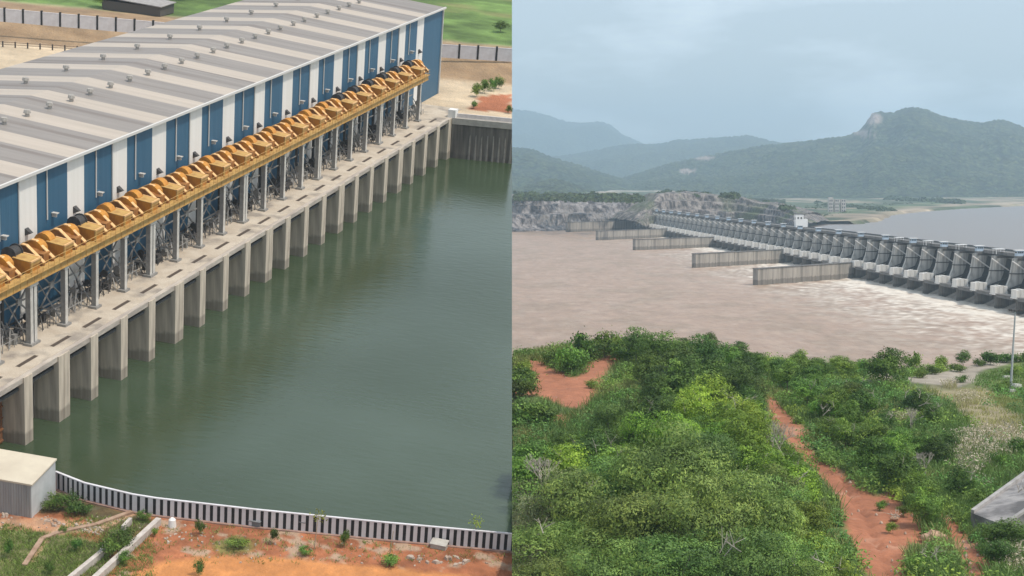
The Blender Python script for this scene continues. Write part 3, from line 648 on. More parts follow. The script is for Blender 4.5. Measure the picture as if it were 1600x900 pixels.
lowp = MB().prism([(-TP/2, 0), (TP/2, 0), (TP/2, 6.3), (1.1, 7.6), (-1.1, 7.6), (-TP/2, 6.3)], 2, -1.5, 4.6).mesh('lower_pier', stained_concrete('wet pier concrete', (.17, .15, .13), (.075, .068, .06), 1.2, .6))
ring = MB()
K2 = 9
def ringat(mb, yy, z, r_):
    vs = []
    for zz in (z, z+.35):
        for e in (0, .18):
            for k in range(K2):
                t = math.pi*k/(K2-1); vs.append((-math.cos(t)*(TP/2+e), yy+math.sin(t)*(1.75+e), zz))
    n = K2
    fs = [(n+k, n+k+1, 3*n+k+1, 3*n+k) for k in range(n-1)]+[(2*n+k, 2*n+k+1, 3*n+k+1, 3*n+k) for k in range(n-1)]+[(k, k+1, n+k+1, n+k) for k in range(n-1)]
    mb.add(vs, fs)
ringat(ring, 1.35, 11.2, 0); ring.box(-TP/2-.2, TP/2+.2, -1.5, 1.4, 11.2, 11.55); ring.box(-TP/2-.12, TP/2+.12, -9.4, 1.2, 15.6, 16.31)
ring = ring.mesh('pier_walkway', m_dark)
hyd = MB().tube((-TP/2-.55, 3.2, 15.4), (-TP/2-.75, -2.4, 11.6), .24, n=7); hyd.tube((-TP/2-.75, -2.4, 11.6), (-TP/2-.9, -4.5, 10.2), .12, n=6); hyd = hyd.mesh('hydraulic_cylinder', m_trim)
# radial gate between this pier and the next
gmb = MB(); Kg = 9; vs = []
for k in range(Kg):
    t = math.radians(-26+62*k/(Kg-1)); yy = 4.5-math.cos(t)*11.5; zz = 5.8+math.sin(t)*11.5
    vs += [(TP/2+.1, yy, zz), (18.9-TP/2-.1, yy, zz), (TP/2+.1, yy-.4, zz), (18.9-TP/2-.1, yy-.4, zz)]
gf = []
for k in range(Kg-1):
    a = 4*k; b_ = 4*(k+1); gf += [(a, a+1, b_+1, b_), (a+2, b_+2, b_+3, a+3)]
gmb.add(vs, gf)
for k in range(1, Kg-1):
    t = math.radians(-26+62*k/(Kg-1)); yy = 4.6-math.cos(t)*11.3; zz = 5.8+math.sin(t)*11.3
    gmb.bar((TP/2+.1, yy, zz), (18.9-TP/2-.1, yy, zz), .35, .5)
gate_me = gmb.mesh('radial_gate', m_gate)
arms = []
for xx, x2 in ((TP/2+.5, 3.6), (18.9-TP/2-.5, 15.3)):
    arm = MB(); xa_ = (.85 if xx < 9 else 18.9-1.35); arm.prism([(2.6, 4.9), (2.2, 6.6), (-2.6, 15.4), (-6.6, 14.2), (-7.4, 6), (-6.2, 2.0), (-2, 3.4)], 0, xa_, xa_+.5)  # dark plate added for the shade along the pier side, besides the arm bars
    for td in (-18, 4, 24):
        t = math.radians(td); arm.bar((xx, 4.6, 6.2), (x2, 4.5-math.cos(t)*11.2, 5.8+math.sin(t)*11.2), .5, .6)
    arms.append(arm.mesh('gate_arm_shade_plate', m_gate))
sill = MB().prism([(-9.4, -1.5), (-9.4, 4.5), (-6, 4.9), (-2, 3.9), (2, 2.0), (6, .1), (8, -1.5)], 0, TP/2+.005, 18.9-TP/2-.005).mesh('spillway_sill', mat('wet spillway concrete', (.22, .19, .16), (.42, .37, .32), .4, .5))
gird = MB()
for yy in (5.6, 7.6): gird.box(TP/2-.2, 18.9-TP/2+.2, yy, yy+.6, 4.0, 5.0)
gird.box(2.5, 18.9-2.5, 5.2, 8.6, 5.0, 5.12); gird = gird.mesh('trunnion_girder', m_deck)
def cabin(full):
    a = MB().box(-1.15, 1.15, -1.1, 1.1, 0, 1.75); 
    for sgn in (-1, 1):
        for k in range(3): pass
    w_ = MB()
    for k in range(3):
        w_.box(-1.2, -1.15, -.85+k*.62, -.4+k*.62, .95, 1.4); w_.box(-.85+k*.62, -.4+k*.62, 1.1, 1.15, .95, 1.4)
    r_ = MB().box(-1.6, 1.6, -1.5, 1.5, 1.75, 1.92)
    return a.mesh('cabin_wall', m_cab2), w_.mesh('window', m_gate), r_.mesh('roof', m_wht)
cw, cwin, crf = cabin(1)
canopy = MB().box(-1.9, 1.9, -1.6, 1.6, 1.6, 1.8)
for a_ in (-1.6, 1.6):
    for b2 in (-1.3, 1.3): canopy.box(a_-.07, a_+.07, b2-.07, b2+.07, 0, 1.6)
canopy = canopy.mesh('canopy', m_wht)
dk_me = MB().box(0, 18.88, -9.5, -1.2, 16.6, 17.1)
dk_me = dk_me.box(0, 18.88, -1.2, -.95, 16.5, 17.5).box(0, 18.88, -9.5, -9.3, 17.101, 17.7).mesh('bridge_span', m_deck)
pipe_ = MB().tube((0, .2, 16.75), (18.9, .2, 16.75), .16, n=6).mesh('service_pipe', m_trim)
for i in range(-3, 49):
    x = 18.9*i
    p = link('pier', pier_me, dm, base=(x, 0, 0)); link('lower_pier', lowp, p)
    link('pier_walkway', ring, p); link('trunnion_block', bl, p); link('hydraulic_cylinder', hyd, p)
    if i < 48:
        g = link('radial_gate', gate_me, dm, base=(x, 0, 0)); link('gate_arm_shade_plate', arms[0], g); link('gate_arm_shade_plate', arms[1], g)
        link('spillway_sill', sill, dm, base=(x, 0, 0)); link('bridge_span', dk_me, dm, base=(x, 0, 0)); link('trunnion_girder', gird, dm, base=(x, 0, 0))
    if i % 2 == 0:
        link('cabin_plinth', MB().box(-1.3, 1.3, -1.2, 1.2, -.72, -.002).mesh('cabin_plinth', m_deck), dm, base=(x, .1, 17.0))
        c = link('hoist_cabin', cw, dm, base=(x, .1, 17.0)); link('window', cwin, c); link('roof', crf, c)
    elif i < 8: link('canopy', canopy, dm, base=(x, .1, 16.8))
# white control tower on the bridge
tw_u = ((1/(1224-643)-1/937)/.0000378)*18.9
twr = root('control_tower', dw(tw_u, -4.8, 17.3), 'small white stepped control tower standing on the middle of the dam', 'tower', rz=ang)
link('wall', MB().box(-2, 2, -2.2, 1.8, 0, 6.6).box(-2, 2, -4.4, -2.2, 0, 4.2).mesh('wall', m_wht), twr)
link('window', MB().box(-2.06, -2, -1.4, -.6, 4.2, 5.2).box(-2.06, -2, .2, 1, 4.2, 5.2).box(-.8, .2, 1.8, 1.86, 3.8, 5.0).mesh('window', m_gate), twr)
link('roof', MB().box(-2.2, 2.2, -2.4, 2.0, 6.6, 6.85).mesh('roof', m_deck), twr)
t2 = root('gate_house', dw(48.4*18.9, 1, 17), 'tiny white house at the far end of the dam by the rock', 'house', rz=ang)
link('wall', MB().box(-4, 4, -3, 3, 0, 4.5).mesh('wall', m_wht), t2); link('roof', MB().box(-4.4, 4.4, -3.4, 3.4, 4.5, 4.9).mesh('roof', m_deck), t2)
# ---- divider walls
dv = [((1184, 446), (1350, 433), 420.5, 410), ((1087, 418.5), (1250, 409), 397, 388), ((993, 391), (1150, 385), 374.5, 368), ((935, 375.5), (1060, 370), 361.5, 357), ((887, 362.5), (1002, 359), 347.5, 344)]
dl = ['nearest divider wall, a long stained concrete wall jutting into the river at the widest froth', 'second divider wall from the near side, stained concrete jutting into the brown river', 'middle one of the five concrete divider walls below the dam', 'fourth divider wall from the near side, low stained concrete below the dam', 'farthest divider wall, thin pale concrete line in front of the quarried cliff']
for i, (a, b, ta, tb_) in enumerate(dv):
    P = wz(*a); Q = wz(*b); zt = wy(a[0], ta, P[1])[2]
    d = (Q-P)/np.linalg.norm(Q-P); Q = P+d*(np.linalg.norm(Q-P)+6); Ln = np.linalg.norm(Q-P); rz_ = math.atan2(d[1], d[0])
    rr_ = root('divider_wall', (P[0], P[1], 0), dl[i], 'wall', 'divider walls below the spillway', rz=rz_)
    n_ = max(3, round(Ln/14)); sl_ = Ln/n_
    me = MB().box(.06, sl_-.06, -.0, 2.4, -2, zt).box(.0, sl_, .25, 2.2, -2, zt-.15).mesh('wall_panel', m_weir); cp = MB().box(0, sl_, -.25, 2.6, zt, zt+.3).mesh('coping', m_deck)
    for k in range(n_):
        link('wall_panel', me, rr_, base=(k*sl_, 0, 0)); link('coping', cp, rr_, base=(k*sl_, 0, 0))
# ---- quarried cliffs of the far bank
m_rock = mat('quarried rock', (.36, .33, .325), (.055, .05, .055), .22, .95, 1.0, .5, stretch=(1, 1, .45), coord='World', c3=(.27, .25, .24), s3=.05, bdist=3, lo=.4, hi=.6)
m_rock2 = mat('brown rock', (.33, .29, .265), (.06, .052, .05), .22, .95, 1.0, .5, stretch=(1, 1, .5), coord='World', c3=(.12, .14, .07), s3=.03, bdist=3, lo=.4, hi=.6)
def cliff(name, pts, prof, m, label, rough=3.0, step=3.0, back=1.0):
    # pts: (u, v_base, z_base, dist-scale, height) along the foot ; prof: list of (setback, height fraction)
    foot = []
    for (u, v, z, h) in pts: p = wz(u, v, z); foot.append((p[0], p[1], z, h))
    foot = np.array(foot); seg = np.r_[0, np.cumsum(np.linalg.norm(np.diff(foot[:, :2], axis=0), axis=1))]
    t = np.arange(0, seg[-1], step); fx = np.interp(t, seg, foot[:, 0]); fy = np.interp(t, seg, foot[:, 1]); fz = np.interp(t, seg, foot[:, 2]); fh = np.interp(t, seg, foot[:, 3])
    nx = -np.gradient(fy); ny = np.gradient(fx); nl = np.hypot(nx, ny); nx /= nl; ny /= nl
    if ny.mean() < 0: nx, ny = -nx, -ny
    nx = nx*.15+.04; ny = np.abs(ny)+.5; nl = np.hypot(nx, ny); nx /= nl; ny /= nl
    S = []; H = []
    for (a, b) in zip(prof[:-1], prof[1:]):
        n = max(3, int(max(abs(b[0]-a[0])/4, abs(b[1]-a[1])*28/1.6)))
        for k in range(n): q = k/n; S.append(a[0]+(b[0]-a[0])*q); H.append(a[1]+(b[1]-a[1])*q)
    S.append(prof[-1][0]); H.append(prof[-1][1]); S = np.array(S); H = np.array(H)
    T, SS = np.meshgrid(t, S, indexing='ij'); _, HH = np.meshgrid(t, H, indexing='ij')
    dd = rough*(fbm(T/16, HH*6+3, 4)*2.2+.9*fbm(T/4, HH*16, 3))
    SS = SS+dd*(HH > .02)
    Xc = fx[:, None]+nx[:, None]*SS; Yc = fy[:, None]+ny[:, None]*SS
    Zc = fz[:, None]+HH*fh[:, None]*(1+.22*fbm(T/22, SS/40, 3))+np.where(HH > .9, 2.0*fbm(T/9, SS/12, 3), 0)
    o = link(name, grid(name, Xc, Yc, Zc, m, smooth=False)); tag(o, label, kind='structure'); return o, (fx, fy, fz, fh, nx, ny)
o, _c = cliff('quarry_cliff', [(690, 364, 0, 27), (800, 362, 0, 27), (860, 361, 0, 26), (893, 360, 0, 27), (950, 359.5, 0, 27), (1003, 359, 0, 28)], [(0, -.1), (2, .03), (10, .10), (14, .16), (17, .5), (34, .53), (37, .78), (44, .8), (48, 1), (60, 1.0), (150, 1.02), (400, .9)], m_rock, 'terraced grey quarried rock face along the far river bank', 3.2, 2.5)
o, _c2 = cliff('quarry_cliff', [(1002, 350, 8, 2), (1010, 349, 8, 8), (1022, 348.5, 8, 14), (1038, 348, 8, 22), (1060, 347, 8, 23), (1105, 346.5, 8, 22), (1150, 346.5, 8, 19), (1190, 348, 8, 15), (1215, 350, 8, 12), (1240, 353, 8, 8), (1256, 357, 8, 3)], [(0, -.3), (3, .05), (5, .42), (14, .46), (16, .74), (24, .78), (26, .98), (50, 1.0), (80, 1.04), (130, .8)], m_rock2, 'brown rocky knoll with quarried face beyond the far end of the dam', 1.7, 2.2)
# ---- far land
xs = np.arange(-500, 2600, 11.); ys = np.arange(1280, 3400, 11.); X, Y = np.meshgrid(xs, ys, indexing='ij')
Z0 = np.full(X.shape, 9.6); U, V = wproj(np.stack([X, Y, Z0], -1))
lakep = [(1225, 380), (1250, 366), (1290, 356), (1335, 348), (1370, 343), (1385, 337), (1395, 333), (1440, 328.5), (1500, 324), (1560, 321.5), (1600, 319.5), (2600, 313), (2600, 600), (1225, 600)]
inl = np.zeros(X.shape)
for a in range(6): inl += pip(U+4*math.cos(a)+10*fbm(X/60, Y/60), V+.5*math.sin(a*1.05)+.5*fbm(X/50+7, Y/50), lakep)
inl /= 6
riv = ((X < 140) & (Y < 1395)) | ((U < 1005) & (Y < 1660))
nearl = (U < 1260) & (V > 341)
Z = 10.2+3.5*fbm(X/110, Y/110)+(Y > 1800)*0
rise = sstep((1180-U)/140)*sstep((Y-1420)/160)*12; Z = Z+rise*(1-inl)
Z = np.where(inl > .5, 4, Z); Z = np.where(riv | nearl, -4, Z)
nn = fbm(X/70, Y/110)[..., None]; n2_ = fbm(X/22, Y/30)[..., None]
gcol = np.array([.085, .11, .055]); sand = np.array([.42, .33, .245]); pale = np.array([.55, .48, .40])
C = gcol*(1+.9*nn)+0*X[..., None]; sw = sstep((fbm(X/50+3, Y/160)+.02)*6)[..., None]; C = C+(sand-C)*sw*.75
shore = sstep(1-np.abs(V-(np.interp(U, [1240, 1345, 1385, 1440, 1500, 1600], [352, 344, 334, 325, 320.5, 316.5])))/2.6)[..., None]; C = C+(sand*1.1-C)*shore*.85
gb2 = sstep(1-np.abs(V-np.interp(U, [1240, 1345, 1400, 1460, 1500], [336, 330, 324, 319, 316]))/5.5)*sstep((U-1290)/40)*sstep((1500-U)/40); C = C+(np.array([.085, .13, .05])-C)*(gb2*.8)[..., None]
C = np.where((V < 310)[..., None] & (U[..., None] < 1160) & (U[..., None] > 930) & (n2_ > -.02), pale*.9, C)
C = np.clip(C*(1+1.5*n2_)*(1+.9*fbm(X/13, Y/16)[..., None])*.92, .01, .8)
o = link('far_shore', grid('far_shore', X, Y, Z, mat('far shore land', (.95, .95, .95), (1.05, 1.05, 1.05), .02, .95, attr='tint', coord='World'), C)); tag(o, 'pale scrubby shore between the hills and the reservoir', kind='structure')
# ---- hills
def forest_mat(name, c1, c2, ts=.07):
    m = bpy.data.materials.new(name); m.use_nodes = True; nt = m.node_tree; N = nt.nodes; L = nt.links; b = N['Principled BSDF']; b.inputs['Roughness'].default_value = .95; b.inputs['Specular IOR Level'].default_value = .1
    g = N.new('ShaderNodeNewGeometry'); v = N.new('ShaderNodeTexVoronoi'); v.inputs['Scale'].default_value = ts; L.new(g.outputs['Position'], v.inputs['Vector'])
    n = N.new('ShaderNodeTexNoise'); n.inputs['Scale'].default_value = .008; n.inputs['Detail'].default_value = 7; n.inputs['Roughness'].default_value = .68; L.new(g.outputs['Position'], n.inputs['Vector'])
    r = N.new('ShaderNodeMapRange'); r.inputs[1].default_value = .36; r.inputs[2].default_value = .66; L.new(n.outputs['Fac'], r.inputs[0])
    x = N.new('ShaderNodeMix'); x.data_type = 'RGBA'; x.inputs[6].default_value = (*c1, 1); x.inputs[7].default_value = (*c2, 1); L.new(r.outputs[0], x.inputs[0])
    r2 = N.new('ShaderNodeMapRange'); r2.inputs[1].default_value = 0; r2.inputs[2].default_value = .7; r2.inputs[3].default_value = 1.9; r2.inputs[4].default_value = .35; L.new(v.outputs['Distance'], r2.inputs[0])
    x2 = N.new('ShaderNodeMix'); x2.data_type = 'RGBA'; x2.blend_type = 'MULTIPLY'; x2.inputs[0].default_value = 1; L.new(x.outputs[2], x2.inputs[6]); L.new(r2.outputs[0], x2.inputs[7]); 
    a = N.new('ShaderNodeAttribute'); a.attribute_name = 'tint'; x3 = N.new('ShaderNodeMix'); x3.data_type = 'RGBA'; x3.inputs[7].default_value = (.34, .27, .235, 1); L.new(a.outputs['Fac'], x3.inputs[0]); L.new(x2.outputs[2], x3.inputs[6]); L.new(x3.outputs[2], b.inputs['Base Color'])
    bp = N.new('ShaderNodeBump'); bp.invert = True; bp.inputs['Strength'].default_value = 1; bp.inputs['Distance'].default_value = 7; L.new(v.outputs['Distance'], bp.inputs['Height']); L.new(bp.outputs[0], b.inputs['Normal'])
    return m
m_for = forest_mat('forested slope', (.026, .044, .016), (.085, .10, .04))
def hill(name, D, prof, depth, label, zb=8, nu=3.0, rough=1.0, bare=None, pw=1.25, seed=0, m=None):
    us = np.arange(prof[0][0], prof[-1][0], nu); vr = np.interp(us, [p[0] for p in prof], [p[1] for p in prof])
    k = np.ones(7)/7; vs_ = np.convolve(np.pad(vr, 3, 'edge'), k, 'valid')
    T = np.concatenate([np.linspace(0, 1, 64), 1+np.linspace(.05, .6, 8)]); Ug, Tg = np.meshgrid(us, T, indexing='ij')
    Dg = D-depth*(1-Tg)
    x_ = (Ug-800)/F; H = CAMZ+(283-vs_)/F*D*1.0; Hg = H[:, None]
    X = x_*Dg; Y = Dg
    prof_t = np.where(Tg <= 1, zb+(Hg-zb)*np.clip(Tg, 0, 1)**pw, Hg-(Tg-1)*(Hg-zb)*.9)
    sc = D/4500
    big = 1-np.abs(fbm((X+seed*999)/(330*sc), Y/(420*sc), 5))*4
    env = np.clip(Tg, 0, 1)*(1-np.clip(Tg, 0, 1)**3)*1.6
    Z = prof_t+(big-.45)*(Hg-zb)*.40*env*rough+fbm(X/(60*sc), Y/(60*sc), 4)*14*sc*(.3+env)*rough+(RNG.random(X.shape)-.5)*5.0*sc*(Tg > .05)
    tint = np.zeros(X.shape)
    if bare:
        Uu, Vv = wproj(np.stack([X, Y, Z], -1))
        for (bu, bv, ru, rv_) in bare: tint = np.maximum(tint, sstep(1.6-((Uu-bu)/ru)**2-((Vv-bv)/rv_)**2+1.5*fbm(X/(40*sc), Y/(40*sc))))
    o = link(name, grid(name, X, Y, Z, m or m_for, np.repeat(tint[..., None], 3, -1))); return tag(o, label, kind='structure')
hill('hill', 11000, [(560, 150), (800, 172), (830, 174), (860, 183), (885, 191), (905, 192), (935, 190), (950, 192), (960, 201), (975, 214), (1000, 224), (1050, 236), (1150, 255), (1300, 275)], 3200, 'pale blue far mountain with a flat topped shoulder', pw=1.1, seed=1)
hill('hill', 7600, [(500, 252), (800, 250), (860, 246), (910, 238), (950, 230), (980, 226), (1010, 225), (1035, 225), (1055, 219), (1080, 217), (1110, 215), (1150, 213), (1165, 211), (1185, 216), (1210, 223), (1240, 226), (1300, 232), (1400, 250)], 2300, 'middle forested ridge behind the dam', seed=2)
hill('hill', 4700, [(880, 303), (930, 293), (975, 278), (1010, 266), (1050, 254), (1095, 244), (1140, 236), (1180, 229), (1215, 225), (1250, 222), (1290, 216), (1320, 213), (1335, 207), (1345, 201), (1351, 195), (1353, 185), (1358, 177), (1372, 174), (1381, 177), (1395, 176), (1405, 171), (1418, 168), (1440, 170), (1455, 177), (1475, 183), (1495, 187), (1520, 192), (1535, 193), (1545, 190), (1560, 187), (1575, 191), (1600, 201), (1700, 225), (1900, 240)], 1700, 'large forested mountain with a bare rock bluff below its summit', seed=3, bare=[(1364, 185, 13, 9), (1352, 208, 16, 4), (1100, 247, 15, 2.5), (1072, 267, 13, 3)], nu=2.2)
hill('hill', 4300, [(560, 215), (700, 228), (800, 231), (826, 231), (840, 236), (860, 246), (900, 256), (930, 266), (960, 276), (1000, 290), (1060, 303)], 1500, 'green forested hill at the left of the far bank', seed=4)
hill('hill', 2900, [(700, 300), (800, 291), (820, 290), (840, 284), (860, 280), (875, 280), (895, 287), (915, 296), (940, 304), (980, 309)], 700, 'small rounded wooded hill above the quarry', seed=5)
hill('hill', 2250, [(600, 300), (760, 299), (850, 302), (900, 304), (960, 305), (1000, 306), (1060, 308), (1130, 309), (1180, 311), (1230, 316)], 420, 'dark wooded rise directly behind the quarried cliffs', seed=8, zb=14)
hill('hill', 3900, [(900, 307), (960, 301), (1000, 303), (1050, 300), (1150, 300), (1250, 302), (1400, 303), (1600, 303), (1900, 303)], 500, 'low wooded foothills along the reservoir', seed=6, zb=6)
# scrub along the cliff tops and the far shore
gq = np.random.default_rng(44); PQ = []
for (u0, u1, v0, v1, z0, n_, r_) in ((796, 1000, 308, 312, 27, 110, 4.5), (1030, 1150, 301, 306, 29, 40, 3.4), (1155, 1235, 313, 326, 20, 40, 3), (1205, 1245, 330, 338, 14, 12, 3), (1275, 1400, 319, 329, 10, 55, 3.5), (1385, 1500, 312, 317, 10, 60, 6), (1250, 1480, 326, 314, 10, 110, 1.8), (1250, 1330, 342, 332, 10, 40, 1.8)):
    for k in range(n_):
        t = gq.random(); p = wz(u0+(u1-u0)*t, v0+(v1-v0)*t+gq.normal()*1.3, z0); 
        if p[1] > 3300 or p[1] < 0: continue
        r2_ = r_*gq.uniform(.5, 1.3); m_ = 34; d = gq.normal(size=(m_, 3)); d /= np.linalg.norm(d, axis=1, keepdims=True); d[:, 2] = np.abs(d[:, 2]); PQ.append(np.concatenate([p+[0, 0, -1]+d*r2_*[1.3, 1.3, .9], d, np.full((m_, 1), r2_)], 1))
SCRUB = np.concatenate(PQ)
# far towers
ft = root('apartment_tower', tuple(wz(1306, 332, 10)), 'pale concrete tower blocks standing unfinished on the far shore', 'building')
b0 = wz(1306, 332, 10)
for (dx, h_) in ((-5.5, 15), (.5, 13), (7, 13)):
    o1 = link('wall', MB().box(dx-2.2, dx+2.2, -3, 3, -3, h_).mesh('wall', mat('pale tower wall', (.55, .50, .46), (.42, .38, .35), .3)), ft)
    wn = MB()
    for k in range(4): wn.box(dx-1.5, dx-.4, -3.06, -3, k*3.3+1, k*3.3+2.6); wn.box(dx+.4, dx+1.5, -3.06, -3, k*3.3+1, k*3.3+2.6)
    link('window', wn.mesh('window', m_gate), o1)
# ---- haze
hz = bpy.data.materials.new('haze'); hz.use_nodes = True; nt = hz.node_tree; nt.nodes.clear(); out = nt.nodes.new('ShaderNodeOutputMaterial'); pv_ = nt.nodes.new('ShaderNodeVolumePrincipled')
pv_.inputs['Color'].default_value = (.64, .84, 1.0, 1); pv_.inputs['Density'].default_value = 1.65e-4; pv_.inputs['Anisotropy'].default_value = .2
nt.links.new(pv_.outputs[0], out.inputs['Volume'])
o = link('haze', MB().box(-5000, 7000, -60, 12600, -4.4, 560).mesh('haze', hz)); tag(o, kind='stuff')
# ================================================================== NEAR HILL
CRU = [-100, 760, 800, 860, 900, 960, 1000, 1060, 1120, 1200, 1260, 1320, 1400, 1460, 1520, 1580, 1640, 1800]
CRV = [560, 560, 560, 553, 545, 541, 541, 548, 556, 566, 574, 580, 586, 582, 574, 562, 555, 545]
GZ = 19.0
def mound(x, y): return 2.4*np.exp(-((x-9)/22)**2-((y-185)/38)**2)+.5*np.exp(-((x-20)/14)**2-((y-120)/30)**2)
def ground_z(x, y, fine=True):
    x = np.asarray(x, float); y = np.asarray(y, float)
    z = GZ+mound(x, y)
    u = 800+x/y*F; v = np.interp(u, CRU, CRV); yc = (CAMZ-z)*F/(v-283)
    over = np.maximum(y-yc, 0); z = z-np.where(over < 8, over**2*.035, over*.56-2.24)
    if fine: z = z+.45*fbm(x/9, y/9)+.18*fbm(x/2.2, y/2.2)
    return z
def gpt(u, v, up=0.0):
    z = GZ
    for _ in range(8):
        p = wz(u, v, z+up); z = float(ground_z(p[0], p[1], False))
    return p[0], p[1], float(ground_z(p[0], p[1]))
P_clear = [(800, 611), (832, 606), (838, 596), (826, 575), (822, 560), (845, 566), (868, 578), (898, 590), (912, 582), (917, 566), (948, 556), (985, 556), (962, 566), (944, 582), (938, 602), (928, 622), (908, 640), (885, 636), (862, 624), (836, 616), (800, 618)]
P_clear2 = [(862, 652), (878, 645), (896, 660), (882, 670)]
P_path = [(1196, 617), (1213, 622), (1228, 640), (1245, 660), (1262, 668), (1262, 690), (1278, 714), (1318, 738), (1345, 762), (1370, 775), (1395, 764), (1408, 790), (1432, 800), (1448, 822), (1452, 850), (1420, 846), (1412, 872), (1432, 905), (1362, 905), (1345, 880), (1325, 830), (1312, 780), (1290, 750), (1250, 712), (1230, 690), (1205, 650)]
P_low = [(1466, 796), (1482, 802), (1512, 832), (1532, 850), (1552, 885), (1548, 905), (1516, 905), (1502, 868), (1478, 826)]
P_gravel = [(1408, 590), (1440, 586), (1475, 580), (1500, 573), (1530, 566), (1570, 558), (1604, 551), (1604, 562), (1560, 572), (1528, 582), (1526, 596), (1495, 604), (1460, 602), (1425, 598)]
P_gravel2 = [(1300, 598), (1338, 594), (1330, 608), (1302, 606)]
P_tan = [(1440, 606), (1500, 604), (1545, 604), (1560, 630), (1604, 660), (1604, 700), (1560, 700), (1530, 690), (1500, 650), (1470, 625)]
P_trail = [(1366, 630), (1378, 628), (1400, 660), (1404, 680), (1392, 684)]
P_trail2 = [(1436, 735), (1446, 732), (1468, 765), (1474, 790), (1458, 782)]
P_grassR = [(1490, 604), (1604, 560), (1604, 660), (1560, 640)]
xs = np.arange(-.0, 84, .36); ys = np.arange(80, 262, .42); X, Y = np.meshgrid(xs, ys, indexing='ij')
X = X*(1+0*Y); Z = ground_z(X, Y); U, V = wproj(np.stack([X, Y, Z], -1))
def soft2(poly, k=3.0, wob=9):
    W = np.zeros(U.shape)
    for a in range(6):
        t = a*math.pi/3; W += pip(U+k*math.cos(t)+wob*fbm(X/2.2, Y/3), V+.5*k*math.sin(t)+.6*wob*fbm(X/1.9+9, Y/3), poly)
    return W/6
nn = fbm(X/6, Y/9)[..., None]; n2_ = fbm(X/1.1, Y/1.6)[..., None]
und = np.array([.085, .125, .035]); red = np.array([.40, .17, .10]); redp = np.array([.36, .145, .08]); grv = np.array([.38, .33, .28]); tan = np.array([.30, .25, .16]); lg = np.array([.16, .20, .07])
C = und*(1+1.2*nn)*(1+1.2*n2_)+0*X[..., None]
W_red = np.maximum(soft2(P_clear), soft2(P_clear2)); W_path = np.maximum(soft2(P_path, 3, 7), soft2(P_low, 2, 4))
for W_, c_ in ((soft2(P_grassR, 8, 30), lg), (soft2(P_tan, 8, 30)*.85, tan), (soft2(P_gravel, 3, 9)*.9, grv), (soft2(P_gravel2)*.7, grv), (soft2(P_trail)*.8, tan*1.1), (soft2(P_trail2)*.8, tan), (W_red, red), (W_path, redp)):
    C = C+(c_*(1+.5*nn)*(1+.45*n2_)-C)*W_[..., None]
# gullies worn in the red path
gul = np.zeros(U.shape)
for pts, w_, dp in (([(1318, 742), (1330, 775), (1352, 800), (1372, 850), (1395, 905)], 4.0, .32), ([(1330, 765), (1345, 790), (1366, 812)], 3.0, .2), ([(1385, 790), (1400, 830), (1398, 870)], 3, .14), ([(1225, 650), (1262, 712), (1310, 760)], 3, .06)):
    vv = [p[1] for p in pts]; uu = [p[0] for p in pts]
    du = np.abs(U-np.interp(V, vv, uu)-5*fbm(X*1.2, Y*1.2)); gul = np.maximum(gul, dp*np.clip(1-du/(w_*1.3), 0, 1)*(V > vv[0])*(V < vv[-1]+9))
Z = Z-gul-W_path*.12; C = C*(1-.9*gul[..., None])
lw = sstep((fbm(X/2+50, Y/2)-.12)*9)[..., None]*W_path[..., None]; C = C+(np.array([.50, .30, .21])-C)*lw*.5
C = np.clip(C, .01, .8)
m_hill = mat('near hill soil', (.9, .9, .9), (1.1, 1.08, 1.05), 1.2, .95, .6, 3, attr='tint', bdist=.15)
# skirt
X = np.concatenate([X[:1], X], 0); Y = np.concatenate([Y[:1], Y], 0); Z = np.concatenate([Z[:1]*0-3, Z], 0); C = np.concatenate([C[:1], C], 0)
o = link('near_hill', grid('near_hill', X, Y, Z, m_hill, C)); tag(o, 'near hillside of red soil and scrub above the river, crossed by red dirt paths', kind='structure')
# ------------------------------------------------------------------ foliage
def leafmat(name, base, trans=.28):
    m = bpy.data.materials.new(name); m.use_nodes = True; nt = m.node_tree; N = nt.nodes; L = nt.links; b = N['Principled BSDF']; b.inputs['Roughness'].default_value = .55; b.inputs['Specular IOR Level'].default_value = .25
    a = N.new('ShaderNodeAttribute'); a.attribute_name = 'tint'; x = N.new('ShaderNodeMix'); x.data_type = 'RGBA'; x.blend_type = 'MULTIPLY'; x.inputs[0].default_value = 1; x.inputs[6].default_value = (*base, 1); L.new(a.outputs['Color'], x.inputs[7])
    oi = N.new('ShaderNodeObjectInfo'); hs = N.new('ShaderNodeHueSaturation'); r1 = N.new('ShaderNodeMapRange'); r1.inputs[3].default_value = .475; r1.inputs[4].default_value = .52; r2 = N.new('ShaderNodeMapRange'); r2.inputs[3].default_value = .68; r2.inputs[4].default_value = 1.42
    L.new(oi.outputs['Random'], r1.inputs[0]); ml = N.new('ShaderNodeMath'); ml.operation = 'MULTIPLY'; ml.inputs[1].default_value = 7.31; fr = N.new('ShaderNodeMath'); fr.operation = 'FRACT'; L.new(oi.outputs['Random'], ml.inputs[0]); L.new(ml.outputs[0], fr.inputs[0]); L.new(fr.outputs[0], r2.inputs[0])
    L.new(r1.outputs[0], hs.inputs['Hue']); L.new(r2.outputs[0], hs.inputs['Value']); L.new(x.outputs[2], hs.inputs['Color']); L.new(hs.outputs[0], b.inputs['Base Color'])
    t = N.new('ShaderNodeBsdfTranslucent'); L.new(hs.outputs[0], t.inputs[0]); ms = N.new('ShaderNodeMixShader'); ms.inputs[0].default_value = trans; L.new(b.outputs[0], ms.inputs[1]); L.new(t.outputs[0], ms.inputs[2]); L.new(ms.outputs[0], N['Material Output'].inputs['Surface'])
    return m
